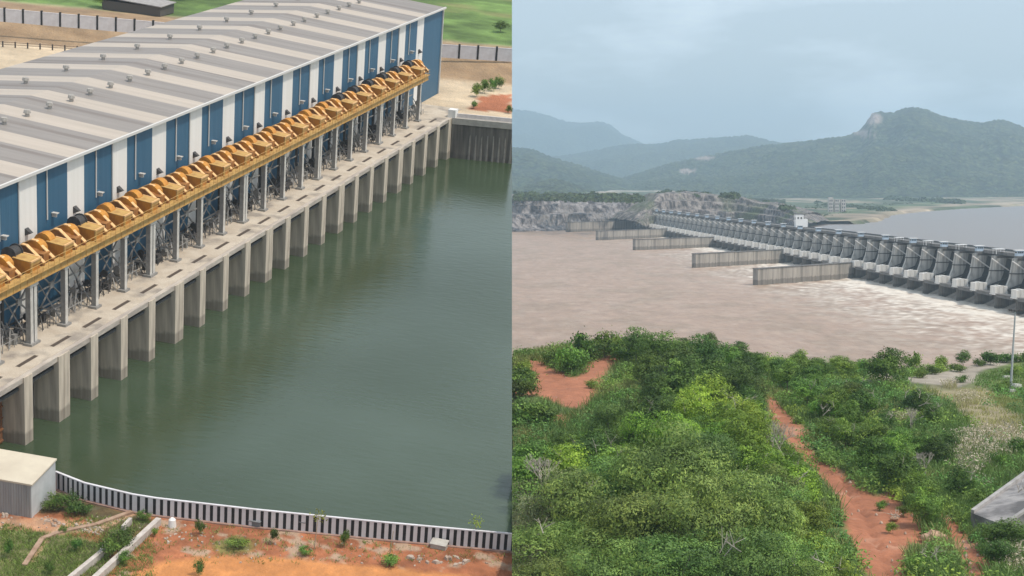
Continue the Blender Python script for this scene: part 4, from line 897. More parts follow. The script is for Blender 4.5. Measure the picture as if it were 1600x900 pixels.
LM = {'deep': leafmat('deep green leaves', (.095, .175, .038)), 'olive': leafmat('olive feathery leaves', (.165, .265, .065)), 'bright': leafmat('bright green leaves', (.20, .335, .045)),
      'mid': leafmat('mid green leaves', (.135, .24, .045)), 'grey': leafmat('grey green leaves', (.20, .245, .125)), 'lime': leafmat('lime leaves', (.22, .28, .03))}
m_bark = mat('bark', (.16, .125, .10), (.26, .22, .19), 2, .9); m_dead = mat('dead grey twigs', (.46, .42, .36), (.32, .28, .23), 2, .9)
def quads(P, Nn, sz, asp, rng):
    n = len(P); Nn = Nn/np.linalg.norm(Nn, axis=1, keepdims=True); A = rng.normal(size=(n, 3)); A -= (A*Nn).sum(1, keepdims=True)*Nn; A /= np.linalg.norm(A, axis=1, keepdims=True); B_ = np.cross(Nn, A)
    a = A*sz[:, None]*.5; b = B_*sz[:, None]*.5*asp
    return np.stack([P-a, P-b*1+a*.0, P+a, P+b], 1)        # leaf-shaped rhombus
def leafmesh(name, V4, tint, m):
    n = len(V4); me = bpy.data.meshes.new(name); V = V4.reshape(-1, 3); me.vertices.add(4*n); me.vertices.foreach_set('co', V.ravel()); me.loops.add(4*n); me.loops.foreach_set('vertex_index', np.arange(4*n)); me.polygons.add(n)
    me.polygons.foreach_set('loop_start', np.arange(0, 4*n, 4)); me.polygons.foreach_set('loop_total', np.full(n, 4)); me.update(calc_edges=True)
    a = me.color_attributes.new('tint', 'FLOAT_COLOR', 'POINT'); c = np.ones((4*n, 4), np.float32); c[:, :3] = np.repeat(tint, 4, 0); a.data.foreach_set('color', c.ravel()); me.materials.append(m); return me
def crown_data(seed, R, H, zb, nl, nlv, leaf, asp=.6, lob=.36, droop=0., flat=.75):
    # crown of lobes: R radius, from zb to H ; leaves sit in sprays on the shell of each lobe
    g = np.random.default_rng(seed); cs = []
    while len(cs) < nl:
        p = g.uniform(-1, 1, 3)
        if (p**2).sum() > 1 or p[2] < -.55: continue
        if (p**2).sum() < .18 and g.random() < .7: continue
        cs.append(p*np.array([R*(1-lob*.8), R*(1-lob*.8), (H-zb)/2*(1-lob*.5)])+[0, 0, (H+zb)/2])
    cs = np.array(cs); P = []; Nn = []; T = []
    for c in cs:
        r = R*lob*g.uniform(.65, 1.25); k = int(nlv*(r/(R*lob))**1.6); ns = max(6, k//9)
        d = g.normal(size=(ns, 3)); d[:, 2] += .35; d /= np.linalg.norm(d, axis=1, keepdims=True)
        sp = c+d*r*g.uniform(.82, 1.1, (ns, 1))*[1, 1, flat]; lt = g.uniform(.55, 1.4)
        idx = g.integers(0, ns, k); q = sp[idx]+g.normal(size=(k, 3))*leaf*[1.05, 1.05, .6]; q[:, 2] -= droop*g.random(k)
        nrm = d[idx]*1.5+g.normal(size=(k, 3))*.4+[0, 0, .25]
        P.append(q); Nn.append(nrm); tt = lt*g.uniform(.75, 1.25, k)*(g.uniform(.8, 1.2, ns)[idx]); yel = g.random(k)*.18*(tt > 1)
        T.append(np.stack([tt*(1+yel), tt, tt*(1-yel)], 1))
    P = np.concatenate(P); Nn = np.concatenate(Nn); T = np.concatenate(T); sz = leaf*g.uniform(.65, 1.35, len(P))
    return quads(P, Nn, sz, asp, g), T, cs
def branches(mb, cs, H, r0, g, sub=0, zb0=0):
    n = len(cs); mb.tube((0, 0, zb0), (0.05, -.03, H*.32), r0, r0*.75, 7, False); top = Vector((.05, -.03, H*.32))
    for c in cs[:max(5, n//2)]:
        c = Vector(c); mid = top.lerp(c, .5)+Vector((0, 0, -.12*H*.3)); mid += Vector((g.uniform(-.2, .2), g.uniform(-.2, .2), 0))
        mb.tube(top, mid, r0*.5, r0*.3, 5, False); mb.tube(mid, c, r0*.3, r0*.1, 5, False)
        for k in range(sub):
            e = c+Vector((g.uniform(-1, 1), g.uniform(-1, 1), g.uniform(0, 1)))*.5; mb.tube(c, e, r0*.09, r0*.03, 3, False)
    return mb
PROTO = {}
def proto(key, variants, mk, **k):
    PROTO[key] = []
    for s in range(variants):
        Q, T, cs = crown_data(100*len(PROTO)+s, **k); g = random.Random(s); me = leafmesh('crown', Q, T, LM[mk]); tr = branches(MB(), cs, k['H'], .035*k['H']*.6, g).mesh('trunk', m_bark)
        PROTO[key].append((me, tr))
proto('broad tree', 3, 'deep', R=2.7, H=5.2, zb=.9, nl=15, nlv=400, leaf=.21, lob=.43)
proto('feathery tree', 4, 'olive', R=3.0, H=4.9, zb=1.0, nl=19, nlv=640, leaf=.175, asp=.36, lob=.38, flat=.55, droop=.12)
proto('bright tree', 3, 'bright', R=2.6, H=4.6, zb=.5, nl=15, nlv=460, leaf=.195, asp=.5, lob=.43)
proto('mid tree', 3, 'mid', R=2.6, H=4.6, zb=.4, nl=15, nlv=400, leaf=.21, lob=.43)
proto('grey tree', 2, 'grey', R=2.7, H=4.8, zb=.6, nl=22, nlv=380, leaf=.16, asp=.35, lob=.34, flat=.6)
proto('bush', 3, 'mid', R=1.5, H=2.1, zb=.05, nl=13, nlv=120, leaf=.2)
proto('dark bush', 2, 'deep', R=1.5, H=2.2, zb=.05, nl=13, nlv=120, leaf=.2)
proto('lime bush', 1, 'lime', R=1.2, H=2.0, zb=.2, nl=10, nlv=70, leaf=.17)
def bare_tree(seed, H=3.6):
    g = random.Random(seed); mb = MB(); 
    def rec(p, d, ln, r, lv):
        e = p+d*ln; mb.tube(p, e, r, r*.65, 4, False)
        if lv == 0: return
        for k in range(3 if lv > 1 else 4): 
            nd = (d+Vector((g.uniform(-.8, .8), g.uniform(-.8, .8), g.uniform(-.2, .6)))).normalized(); rec(e, nd, ln*g.uniform(.55, .85), r*.6, lv-1)
    for k in range(3): rec(Vector((0, 0, 0)), Vector((g.uniform(-.4, .4), g.uniform(-.4, .4), 1)).normalized(), H*.3, .07, 4)
    return mb.mesh('branches', m_dead)
BARE = [bare_tree(3), bare_tree(8)]
Qs = quads(SCRUB[:, :3], SCRUB[:, 3:6]+np.random.default_rng(2).normal(size=(len(SCRUB), 3))*.4, SCRUB[:, 6]*.9, .8, np.random.default_rng(1)); kp = Qs[:, :, 0].min(1) > .01
o = link('shore_scrub', leafmesh('shore_scrub', Qs[kp], np.random.default_rng(4).uniform(.6, 1.3, (int(kp.sum()), 1))*np.ones((1, 3)), leafmat('far scrub leaves', (.055, .085, .025)))); tag(o, 'dark scrub along the cliff tops and far shore', kind='stuff')
# ---- the trees, by their crown's place in the photograph: (u, v centre, width in px, kind)
TR = []
def T_(kind, *l):
    for (u, v, wd) in l: TR.append((u, v, wd, kind))
T_('feathery tree', (1050, 775, 190), (905, 830, 170), (990, 850, 180), (1090, 850, 190), (1180, 840, 170), (1140, 790, 150), (870, 870, 150), (1050, 900, 180), (1160, 900, 170), (1235, 880, 140), (940, 780, 140), (960, 905, 160), (1100, 745, 130), (1000, 790, 120), (1262, 905, 110), (860, 905, 140), (1215, 795, 120))
T_('grey tree', (835, 785, 130), (830, 835, 120), (880, 795, 100), (815, 880, 120))
T_('bright tree', (1232, 765, 110), (1230, 780, 100), (1158, 690, 85), (1130, 680, 85), (1105, 635, 85), (1150, 650, 80), (1250, 815, 95), (1060, 690, 80), (1262, 855, 90), (1225, 735, 66), (1130, 725, 90), (1080, 655, 75), (1180, 740, 90), (930, 690, 70), (1010, 700, 80), (960, 735, 80), (1305, 898, 50))
T_('broad tree', (1035, 560, 75), (1015, 580, 70), (1060, 575, 70), (1100, 572, 65), (1040, 600, 80), (1075, 610, 80), (1120, 600, 75), (1150, 615, 70), (1165, 580, 60), (1160, 560, 45), (995, 545, 60), (970, 530, 45), (925, 528, 50), (1000, 525, 50), (1130, 640, 70), (1020, 620, 60), (985, 655, 60), (1020, 655, 70), (920, 730, 75), (935, 705, 60), (1105, 552, 45), (1180, 610, 50), (1070, 548, 50), (1170, 640, 50), (900, 740, 60))
T_('mid tree', (1385, 580, 70), (1315, 570, 48), (1350, 640, 60), (1335, 615, 50), (1230, 592, 50), (1262, 618, 55), (1292, 640, 52), (1220, 575, 50), (1265, 600, 55), (1300, 640, 55), (1250, 580, 45), (1322, 688, 60), (1360, 690, 65), (1362, 716, 62), (1300, 670, 55), (1412, 742, 70), (1438, 768, 66), (1388, 735, 56), (1400, 705, 60), (1445, 800, 60), (1440, 700, 55), (1330, 655, 50), (1180, 575, 45), (975, 690, 70), (1045, 645, 60), (880, 700, 60), (1280, 575, 40), (1200, 555, 35), (1060, 720, 80), (1140, 570, 50), (850, 745, 70), (880, 750, 60))
T_('broad tree', (1420, 632, 48), (1437, 635, 40), (1465, 705, 55), (1480, 690, 40), (1385, 660, 45), (1500, 760, 50), (1455, 650, 40), (1570, 830, 75), (1560, 860, 60), (1400, 725, 50), (1247, 566, 28), (1505, 564, 24))
T_('dark bush', (812, 578, 60), (815, 605, 50), (825, 640, 65), (805, 650, 60), (845, 648, 50), (1435, 660, 40), (1498, 572, 25), (1570, 554, 35), (1548, 559, 35), (1595, 555, 30), (1460, 575, 28), (1530, 566, 20), (1520, 775, 40), (1510, 782, 34), (1590, 845, 45))
T_('bush', (890, 565, 60), (865, 555, 50), (905, 548, 60), (945, 540, 60), (880, 540, 50), (850, 552, 40), (965, 545, 60), (925, 600, 20), (1440, 582, 26), (1475, 562, 25), (1180, 655, 34), (1178, 690, 34), (1395, 560, 30), (1430, 565, 30), (1230, 560, 28), (1570, 600, 30), (1270, 565, 28), (1350, 575, 30), (1505, 590, 24), (1585, 575, 30), (1440, 620, 30), (1395, 625, 30), (1340, 705, 40), (1290, 665, 30), (1272, 645, 30), (1380, 790, 22), (1412, 800, 24), (1395, 825, 20), (1448, 790, 30), (1590, 700, 40), (1560, 720, 40), (1540, 800, 30), (1428, 880, 40), (1446, 897, 34), (1590, 800, 35))
T_('lime bush', (900, 872, 45), (1165, 775, 38), (1180, 760, 30), (1085, 790, 26), (1535, 815, 20), (1075, 680, 22), (1370, 700, 30))
FILL = random.Random(5)
for uu in range(810, 1340, 68):
    for vv in range(680, 900, 60):
        kind = FILL.choice(['feathery tree', 'bright tree', 'mid tree'] if vv < 760 else ['feathery tree', 'feathery tree', 'mid tree'])
        u_ = uu+FILL.uniform(-18, 18); v_ = vv+FILL.uniform(-14, 14)
        if u_ > 1140+ (v_-640)*.55 or (u_ < 900 and v_ < 735): continue
        TR.append((u_, v_, 80+(v_-640)*.18, kind))
WORDS = {'broad tree': 'dark broad-leaved tree', 'feathery tree': 'olive feathery tree', 'bright tree': 'bright green tree', 'mid tree': 'mid green tree', 'grey tree': 'wispy grey-green tree', 'bush': 'green bush', 'dark bush': 'dark green bush', 'lime bush': 'yellow-green bush'}
def zone(u, v):
    if u > 1190+(max(v, 617)-617)*.62+20:
        if u > 1440: return 'near the lamp pole' if v < 700 else 'beside the concrete ramp'
        return 'right of the long red path' if v > 600 else 'on the river edge'
    if v < 575: return 'on the hilltop against the river'
    if u < 960 and v < 680: return 'round the red clearing'
    return 'in the dense bottom thicket' if v > 760 else 'left of the long red path'
items = {}
for t in TR: items.setdefault((t[3], zone(t[0], t[1])), []).append(t)
SIZE = {'broad tree': 5.4, 'feathery tree': 6.0, 'bright tree': 5.2, 'mid tree': 5.2, 'grey tree': 5.4, 'bush': 3.0, 'dark bush': 3.0, 'lime bush': 2.4}
HGT = {'broad tree': 5.2, 'feathery tree': 4.9, 'bright tree': 4.6, 'mid tree': 4.6, 'grey tree': 4.8, 'bush': 2.1, 'dark bush': 2.2, 'lime bush': 2.0}
rt_ = random.Random(21); TREES = []
for (kind, zn), lst in items.items():
    lst = sorted(lst)
    for i, (u, v, wd, _) in enumerate(lst):
        up = HGT[kind]*.5
        s = 1.0
        for _k in range(3):
            x, y, z = gpt(u, v, up*s*.9); s = wd/F*y/SIZE[kind]
        s = s*1.05; zs = 1.0
        vc = np.interp(u, CRU, CRV); yc_ = (CAMZ-GZ-float(mound(x, y)))*F/(vc-283)
        if y > yc_+1:
            y = yc_+1; x = (u-800)/F*y; s = wd/F*y/SIZE[kind]*1.05; zr_ = CAMZ-(v-283)/F*y; zs = min(1.35, max(.6, (zr_-float(ground_z(x, y))+.1)/(up*s)))
        z = float(ground_z(x, y))
        lab = '%s %s' % (WORDS[kind], zn) if len(lst) == 1 else '%s %s, %s from the left' % (WORDS[kind], zn, nth(i)) if i < len(lst)-1 else '%s %s, rightmost of its kind there' % (WORDS[kind], zn)
        nm = 'tree' if 'tree' in kind else 'bush'
        r = root(nm, (x, y, z-(.1 if nm == 'tree' else .45*s)), lab, nm, WORDS[kind]+'s '+zn if len(lst) > 1 else None, rz=rt_.uniform(0, 6.28)); 
        sc_ = Matrix.Diagonal((s*rt_.uniform(.92, 1.1), s*rt_.uniform(.92, 1.1), s*zs*rt_.uniform(.74, 1.28), 1)); r.matrix_world = WM[r.name] @ sc_; WM[r.name] = r.matrix_world.copy()
        me, tr = PROTO[kind][rt_.randrange(len(PROTO[kind]))]
        a = link('crown', me, r); b = link('trunk', tr, r)
        if x < SIZE[kind]*.75*s:
            for o_ in (a, b):
                clip(o_, 1)
        TREES.append((x, y, z, s))
bare = [(1214, 690, 55, 'grey leafless branching tree at the thicket edge beside the red path'), (1424, 648, 34, 'small leafless grey tree right of the red path near the rounded green tree'), (1448, 715, 44, 'leafless grey brown tree beside the white seeding grass'), (1365, 625, 26, 'small bare twiggy tree below the large round green tree'), (1120, 545, 26, 'thin bare tree on the hilltop against the brown river'), (850, 770, 60, 'leafless pale branches over the grey green trees at the seam edge'), (1075, 770, 40, 'bare pale branches poking from the olive thicket'), (1130, 765, 30, 'small dead branches right of centre in the thicket')]
for (u, v, wd, lab) in bare:
    x, y, z = gpt(u, v, 1.6); s = wd/F*y/3.4
    r = root('dead_tree', (x, y, z+(1.4 if v > 750 else 0)), lab, 'dead tree', rz=rt_.uniform(0, 6)); r.matrix_world = WM[r.name] @ Matrix.Scale(s*1.25, 4); WM[r.name] = r.matrix_world.copy()
    link('branches', BARE[rt_.randrange(2)], r)
tw_ = MB(); R_ = random.Random(77)
for (x, y, z, s) in TREES:
    if x < 2 or y > 160 or R_.random() < .45: continue
    for k in range(R_.randint(1, 3)):
        a = Vector((x+R_.uniform(-1.4, 1.4)*s, y+R_.uniform(-1.6, -.2)*s, z+R_.uniform(2.6, 3.9)*s)); d = Vector((R_.uniform(-.8, .8), R_.uniform(-.5, .2), R_.uniform(.3, 1))).normalized(); ln = R_.uniform(.7, 1.5)*s; b_ = a+d*ln
        tw_.tube(a, b_, .035, .018, 3, False)
        for q in range(4): tw_.tube(a.lerp(b_, R_.uniform(.3, 1)), a.lerp(b_, 1)+Vector((R_.uniform(-.5, .5), R_.uniform(-.4, .4), R_.uniform(-.1, .5))), .018, .008, 3, False)
o = link('twigs', tw_.mesh('twigs', m_dead)); tag(o, 'pale dead twigs sticking out of the thicket', kind='stuff')
# ---- undergrowth: low leafy cover, grass, white plumes (nobody could count these)
def inside_any(u, v, polys, m=0): 
    a = np.zeros(u.shape, bool)
    for p in polys: a |= pip(u, v, p)
    return a
def scatter(n, dens=None, seed=1, y0=82, y1=232):
    g = np.random.default_rng(seed); y = g.uniform(y0, y1, n); x = g.uniform(0, .32, n)*y; z = ground_z(x, y); u, v = wproj(np.stack([x, y, z], -1)); return g, x, y, z, u, v
CLEAR = [P_clear, P_clear2, P_path, P_low, P_gravel, P_gravel2, P_trail, P_trail2]
SLAB = [(1510, 800), (1604, 732), (1604, 800), (1570, 828)]
g, x, y, z, u, v = scatter(5200, seed=3)
ok = ~inside_any(u, v, CLEAR+[SLAB]) & ~(pip(u, v, P_tan) & (g.random(len(u)) < .93)) & ~(pip(u, v, P_grassR) & (g.random(len(u)) < .8)) & ~((u > 1480) & (v > 640) & (v < 760) & (g.random(len(u)) < .7))
ok &= (v > 300) & (u < 1640)
for dv_ in (7, 14, 20, 27): ok &= ~(inside_any(u, v-dv_*(v-283)/450, [P_clear, P_clear2, P_path, P_low, P_gravel, P_trail, P_trail2]) )
x, y, z = x[ok], y[ok], z[ok]; n = len(x); h_ = g.uniform(.35, 1.25, n); h_[fbm(x/9, y/12) > .08] *= .6
k = 95
base = np.repeat(np.arange(n), k); d = g.normal(size=(n*k, 3)); d /= np.linalg.norm(d, axis=1, keepdims=True); d[:, 2] = np.abs(d[:, 2])
R_ = (h_*1.05)[base][:, None]; P = np.stack([x, y, z], 1)[base]+d*R_*g.uniform(.55, 1.05, (n*k, 1))*[1.15, 1.15, 1]
hue = fbm(x/7, y/10)[base]; lt = g.uniform(.65, 1.35, n)[base]*g.uniform(.75, 1.25, n*k)
T = np.stack([lt*(1+np.clip(hue*2.5, -.3, .8)), lt*(1+np.clip(hue, -.2, .4)), lt*(1-.3*hue)], 1)
Q = quads(P, d*.4+g.normal(size=(n*k, 3))*.5+[0, 0, .8], .25*g.uniform(.6, 1.3, n*k), .55, g)
okq = Q[:, :, 0].min(1) > .003
o = link('undergrowth', leafmesh('undergrowth', Q[okq], T[okq], leafmat('undergrowth leaves', (.15, .25, .05)))); tag(o, 'low leafy undergrowth covering the near hillside', kind='stuff')
def blades(x, y, z, k, hgt, wid, g, spread=.35, lean=.45):
    n = len(x); b = np.repeat(np.arange(n), k); m = n*k; p = np.stack([x, y, z], 1)[b]+np.stack([g.normal(size=m)*spread, g.normal(size=m)*spread, np.zeros(m)], 1)
    hh = hgt[b]*g.uniform(.6, 1.2, m); l = g.normal(size=(m, 2))*lean; t = p+np.stack([l[:, 0]*hh, l[:, 1]*hh, hh], 1); a = g.uniform(0, 6.28, m); w_ = np.stack([np.cos(a), np.sin(a), np.zeros(m)], 1)*wid
    return np.stack([p-w_, p+w_, t+w_*.35, t-w_*.35], 1), b
g, x, y, z, u, v = scatter(16000, seed=5)
P_grass = [(900, 620), (1000, 600), (1010, 660), (960, 690), (860, 760), (800, 740), (800, 670), (870, 675)]
ok = (pip(u, v, P_grass) | pip(u, v, P_grassR) | pip(u, v, P_tan) | ((u > 1430) & (v > 640)) | ((v < 575) & (u < 980)) | (g.random(len(u)) < .3)) & ~inside_any(u, v, [P_clear, P_path, P_low, SLAB, P_gravel]) & (u < 1640) & (x > .5) & ~inside_any(u, v-8, [P_clear, P_path, P_low, P_gravel]) & ~inside_any(u, v-16, [P_path, P_low]) & ~(inside_any(u, v, [P_tan]) & (g.random(len(u)) < .6))
x, y, z, u, v = x[ok], y[ok], z[ok], u[ok], v[ok]
Q, b = blades(x, y, z-.03, 14, np.where(pip(u, v, P_grassR) | pip(u, v, P_tan), .35, .85)*np.ones(len(x)), .035, g)
dry = (pip(u, v, P_tan)*.8+(fbm(x/6, y/9) > .07)*.5).clip(0, 1)[b]; lt = g.uniform(.7, 1.3, len(b))
T = np.stack([lt*(1+1.6*dry), lt*(1+.55*dry), lt*(1+1.3*dry)], 1)
kq = Q[:, :, 0].min(1) > .003; Q = Q[kq]; T = T[kq]
o = link('grass', leafmesh('grass', Q, T, leafmat('grass blades', (.125, .19, .05)))); tag(o, 'tall green and drying grass between the bushes', kind='stuff')
g, x, y, z, u, v = scatter(30000, seed=6)
def blob(cu, cv, ru, rv_): return ((u-cu)/ru)**2+((v-cv)/rv_)**2 < 1
ok = (blob(1540, 700, 55, 24) | blob(1515, 728, 30, 22) | blob(1580, 690, 26, 14) | (blob(1412, 655, 18, 9)) | blob(1375, 600, 16, 6) | blob(1512, 628, 14, 9) | blob(1485, 604, 10, 4) | blob(1585, 880, 26, 24) | (blob(1530, 760, 20, 12) & (g.random(len(u)) < .3))) & (g.random(len(u)) < .75)
x, y, z = x[ok], y[ok], z[ok]
Q, b = blades(x, y, z, 9, .75+.0*x, .03, g, .3, .35); P2 = Q[:, 2:].mean(1); Q2 = quads(P2, g.normal(size=P2.shape), .22*g.uniform(.6, 1.3, len(P2)), .35, g)
T1 = np.repeat(np.array([[.62, .62, .45]]), len(Q), 0)*g.uniform(.7, 1.2, (len(Q), 1)); T2 = np.repeat(np.array([[1.0, .95, 1.0]]), len(Q2), 0)*g.uniform(.6, 1.15, (len(Q2), 1))
o = link('plume_grass', leafmesh('plume_grass', np.concatenate([Q, Q2]), np.concatenate([T1, T2]), leafmat('dry plumes', (.62, .55, .42)))); tag(o, 'tall dry grass with white seed plumes', kind='stuff')
# ---- lamp pole, ramp, rock, stones
x, y, z = gpt(1579, 609)
hgt = 125/F*y
lp = root('lamp_pole', (x, y, z), 'tall thin grey lighting pole standing on the open ground by the river', 'lamp pole')
link('pole', MB().tube((0, 0, 0), (.35, 0, hgt), .14, .07, n=8).box(-.3, .3, -.3, .3, 0, .12).mesh('pole', mat('galvanised pole', (.34, .36, .37), (.44, .45, .46), 1, .5)), lp)
link('lamp_head', MB().tube((.35, 0, hgt-.15), (.35, 0, hgt+.02), .2, .2, n=10).box(-.35, -.02, -.12, .12, hgt-.1, hgt+.1).box(.7, 1.1, -.12, .12, hgt-.1, hgt+.1).box(-.1, .8, -.05, .05, hgt-.06, hgt).mesh('lamp_head', m_dark), lp)
def stone_mesh(seed, r=1.0, sub=2, flat=.6):
    bm = bmesh.new(); bmesh.ops.create_icosphere(bm, subdivisions=sub, radius=r); s_ = seed*7.1
    for v_ in bm.verts:
        n_ = mnoise.noise(v_.co*1.3+Vector((s_, 0, 0)))*.5+mnoise.noise(v_.co*3+Vector((0, s_, 0)))*.22; v_.co *= 1+n_; v_.co.z *= flat
    me = bpy.data.meshes.new('stone'); bm.to_mesh(me); bm.free(); return me
m_bx = mat('white block', (.62, .60, .56), (.5, .48, .45), 2)
for (u_, v_, w_, h_, lab) in ((1588, 606, .55, .45, 'larger white utility box at the foot of the lamp pole'), (1581, 612, .4, .25, 'small pale block lying just in front of the lamp pole'), (1573, 590, .5, .2, 'thin pale slab lying left of the lamp pole foot')):
    x, y, z = gpt(u_, v_); me = MB().prism([(-w_, 0), (w_, 0), (w_*.9, h_), (-w_*.7, h_*1.2)], 1, -w_*.5, w_*.5).mesh('utility_box', m_bx); o = link('utility_box', me, base=(x, y, z), rz=.4); tag(o, lab, 'box')
x, y, z = gpt(1460, 846); me = stone_mesh(2, .75, 3, .7); me.materials.append(mat('pale orange rock', (.52, .34, .23), (.36, .22, .15), 2, .9, .5)); o = link('boulder', me, base=(x, y, z+.15)); tag(o, 'pale orange boulder at the edge of the red path near the lower trail', 'boulder')
x, y, z = gpt(1397, 812); me = stone_mesh(5, .28, 2, .6); me.materials.append(MATS['pale orange rock']); o = link('stone', me, base=(x, y, z+.05)); tag(o, 'small pale stone in the middle of the eroded red path', 'stone')
peb = MB(); R_ = random.Random(9)
for k in range(260):
    pl = R_.choice([P_path, P_path, P_clear, P_low, P_gravel]); us_ = [p[0] for p in pl]; vs_ = [p[1] for p in pl]
    u_, v_ = R_.uniform(min(us_), max(us_)), R_.uniform(min(vs_), min(898, max(vs_)))
    if not pip(np.array([u_]), np.array([v_]), pl)[0]: continue
    x, y, z = gpt(u_, v_); s_ = R_.uniform(.04, .13)
    if x < .3: continue
    peb.add([(x-s_, y, z-.1), (x, y-s_, z-.1), (x+s_*1.2, y, z-.1), (x, y+s_, z-.1), (x-s_*.4, y, z+s_*.5), (x+s_*.5, y, z+s_*.4)], [(0, 1, 4), (1, 5, 4), (1, 2, 5), (2, 3, 5), (3, 4, 5), (3, 0, 4)])
o = link('pebbles', peb.mesh('pebbles', mat('pebble', (.52, .40, .32), (.36, .25, .19), .8))); tag(o, 'pale pebbles scattered on the red paths', kind='stuff')
# ramp: thick slab with a kerb on its far side
zr = 20.4
a, b_, c, d = wz(1517, 801, zr), wz(1640, 712, zr+.9), wz(1640, 776, zr+.9), wz(1572, 822, zr-.1)
def slab(q, t0, t1): return MB().add([(p[0], p[1], p[2]+t0) for p in q]+[(p[0], p[1], p[2]+t1) for p in q], [(0, 3, 2, 1), (4, 5, 6, 7), (0, 1, 5, 4), (1, 2, 6, 5), (2, 3, 7, 6), (3, 0, 4, 7)])
m_ramp = mat('weathered ramp concrete', (.36, .34, .33), (.20, .19, .19), .8, .9, .4, 4, c3=(.12, .115, .115), s3=.5)
rp2 = root('concrete_ramp', tuple(a), 'weathered grey concrete ramp rising out of the scrub at the right edge', 'ramp')
link('slab', shift(slab([a, b_, c, d], -1.6, 0), a).mesh('slab', m_ramp), rp2)
k1 = a+(d-a)*.09; k2 = b_+(c-b_)*.09
link('kerb', shift(slab([a, b_, k2, k1], .003, .22), a).mesh('kerb', mat('ramp kerb', (.42, .40, .38), (.3, .28, .27), 1)), rp2)
k3 = d+(a-d)*.07; k4 = c+(b_-c)*.07
link('kerb', shift(slab([k3, k4, c, d], .003, .18), a).mesh('kerb', mat('ramp kerb', (.42, .40, .38))), rp2)
# ================================================================== planting round the basin
def small_tree(kind, uv, z, px, label, cat='shrub', name='shrub', sq=1.0, fr=ML):
    p = lz(uv[0], uv[1], z); dist = np.linalg.norm(p-LC); s = px/F*dist/SIZE[kind]
    r = root(name, tuple(p), label, cat, frame=ML, rz=rt_.uniform(0, 6)); r.matrix_world = WM[r.name] @ Matrix.Diagonal((s, s, s*sq, 1)); WM[r.name] = r.matrix_world.copy()
    me, tr = PROTO[kind][rt_.randrange(len(PROTO[kind]))]; link('crown', me, r); link('trunk', tr, r); return r
for kind, uv, px, sq, lab in (
    ('dark bush', (13, 872), 17, 2.8, 'small dark upright shrub at the left edge of the grass below the shed'),
    ('dark bush', (78, 898), 17, 1.8, 'round dark shrub at the bottom edge beside the broken channel wall'),
    ('dark bush', (119, 861), 19, 1.7, 'round dark shrub on the grass left of the channel'),
    ('dark bush', (98, 832), 12, 1.4, 'small dark shrub among the white rubble by the shed'),
    ('dark bush', (312, 836), 16, 2.6, 'upright dark shrub on red soil right of the white tank'),
    ('bush', (241, 838), 13, 1.5, 'small green shrub beside the upper end of the long channel wall'),
    ('dark bush', (311, 899), 18, 2.4, 'upright dark shrub at the bottom edge on the orange track'),
    ('dark bush', (428, 849), 16, 2.6, 'upright dark shrub below the fence left of the grey cabinet'),
    ('dark bush', (538, 855), 17, 2.6, 'upright dark shrub below the middle of the basin fence'),
    ('bush', (478, 866), 26, .7, 'low spreading green weed beside the orange track'),
    ('bush', (608, 882), 34, .6, 'low olive weed patch right of the upright shrubs'),
    ('bush', (370, 858), 40, .6, 'low straggly weeds on the bare soil left of the first cabinet'),
    ('bush', (197, 882), 26, 1.2, 'green shrub growing against the long channel wall'),
    ('dark bush', (172, 872), 36, 1.4, 'dark dense bush inside the channel between the white walls'),
    ('dark bush', (192, 855), 40, 1.2, 'larger dark bush filling the top of the channel'),
    ('dark bush', (110, 800), 45, 1.0, 'dark bushy clump beside the shed wall'),
    ('dark bush', (85, 795), 36, 1.0, 'dark clump hard against the shed corner'),
    ('dark bush', (132, 803), 30, .8, 'low dark clump behind the basin fence kerb'),
    ('bush', (225, 812), 26, .8, 'low green clump under the kink of the basin fence')):
    small_tree(kind, uv, 2.0, px, lab, sq=sq)
for k, (uv, px, sq) in enumerate((((745, 152), 20, 1.6), ((757, 147), 20, 1.6), ((768, 143), 18, 1.7), ((779, 139), 18, 1.6), ((740, 170), 12, 1.5), ((795, 178), 12, 1.6))):
    small_tree('bush', uv, 8.2, px, ['lowest of the pale shrubs in the row along the red bed', 'second pale shrub up the row along the red bed', 'third pale shrub up the row along the red bed', 'topmost pale shrub of the row along the red bed', 'small shrub at the near corner of the red bed by the retaining wall', 'small shrub on the red bed at its right edge'][k], sq=sq)
small_tree('broad tree', (782, 50), 12.6, 26, 'lone dark round tree in the green field', 'tree', 'tree', .7)
for k, (uv, px) in enumerate((((160, 12), 34), ((185, 4), 30), ((262, 4), 40), ((290, 0), 36), ((205, -2), 30), ((150, -2), 26), ((240, -4), 34))):
    small_tree('broad tree' if k % 2 else 'mid tree', uv, 12.6, px, ['dark tree left of the sagging shed beyond the boundary wall', 'second dark tree behind the sagging shed', 'dark tree right of the sagging shed roof', 'rightmost dark tree behind the sagging shed', 'dark tree at the top edge directly behind the sagging shed', 'leftmost dark tree at the top edge beyond the boundary wall', 'dark tree at the top edge between the sagging shed and the roof'][k], 'tree', 'tree')
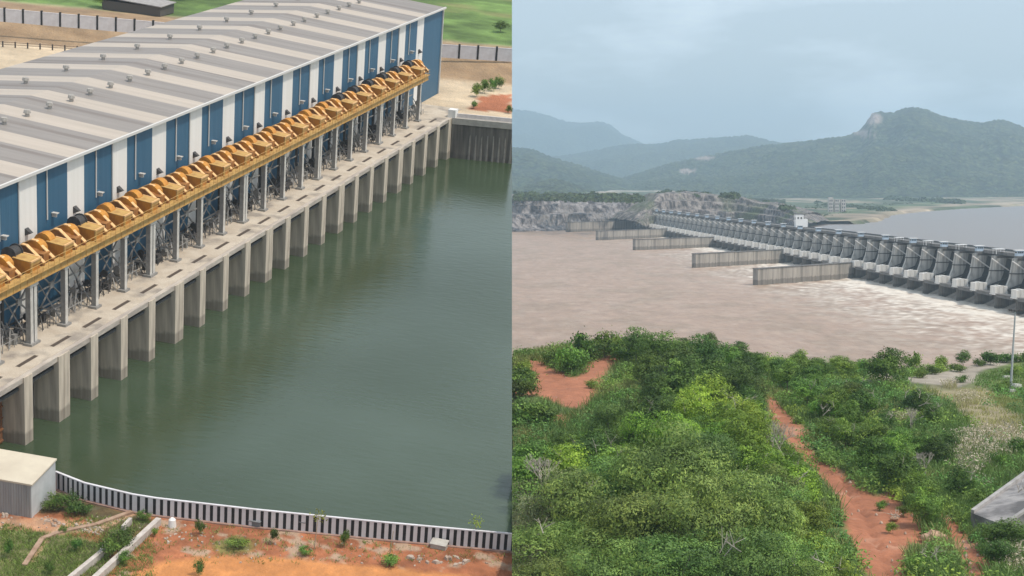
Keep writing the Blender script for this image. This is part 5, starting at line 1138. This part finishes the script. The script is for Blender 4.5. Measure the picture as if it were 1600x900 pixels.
for (uv, hpx, lab) in (((491, 858), 52, 'tall thin sapling leaning over the basin fence near the grey cabinet'), ((738, 852), 36, 'thin sapling with yellow green leaves above the right part of the fence'), ((608, 872), 40, 'bare thin sapling stake at the middle of the basin fence'), ((174, 824), 8, 'tiny sapling')):
    if hpx < 10: continue
    p = lz(uv[0], uv[1], 2.0); hh = hpx/F*np.linalg.norm(p-LC)*1.15; r = root('sapling', tuple(p), lab, 'sapling', frame=ML)
    link('stem', MB().tube((0, 0, 0), (.1, -.25, hh), .06, .03, n=5).mesh('stem', mat('pale stem', (.40, .32, .22))), r)
    if 'bare' not in lab:
        g2 = np.random.default_rng(int(uv[0])); n_ = 90; P = np.stack([g2.normal(size=n_)*.35, g2.normal(size=n_)*.4-.3, hh+g2.normal(size=n_)*.35-.1], 1); Q = quads(P, g2.normal(size=(n_, 3))+[0, 0, 1], .26*g2.uniform(.6, 1.3, n_), .45, g2)
        link('leaves', leafmesh('leaves', Q, np.ones((n_, 3))*g2.uniform(.7, 1.2, (n_, 1)), LM['lime']), r)
# grass on the near bank and the field
g = np.random.default_rng(31); n_ = 9000; u = g.uniform(0, 800, n_); v = g.uniform(805, 905, n_)
vf = np.interp(u, [0, 87, 132, 207, 244, 400, 600, 803], [740, 763, 781, 799, 805, 823, 843, 861.5])+5
ok = ((u < 150) & (v > 826+.25*u-10)) | ((g.random(n_) < .10) & (v < 880) & (u > 240)) | ((u > 100) & (u < 240) & (v > 800+(u-100)*.1) & (g.random(n_) < .6))
ok &= (v > vf)
PP_ = np.array([lz(a, b, 2.0) for a, b in zip(u[ok], v[ok])])
Q, b = blades(PP_[:, 0], PP_[:, 1], PP_[:, 2]-.05, 7, .30+0*PP_[:, 0], .035, g, .2, .6); lt = g.uniform(.5, 1.4, len(b))
o = link('grass', leafmesh('grass', Q, np.stack([lt*1.3, lt, lt*1.3], 1), LM['mid']), frame=ML); tag(o, 'tufted green grass and weeds on the basin bank', kind='stuff')
clip(o, -1)
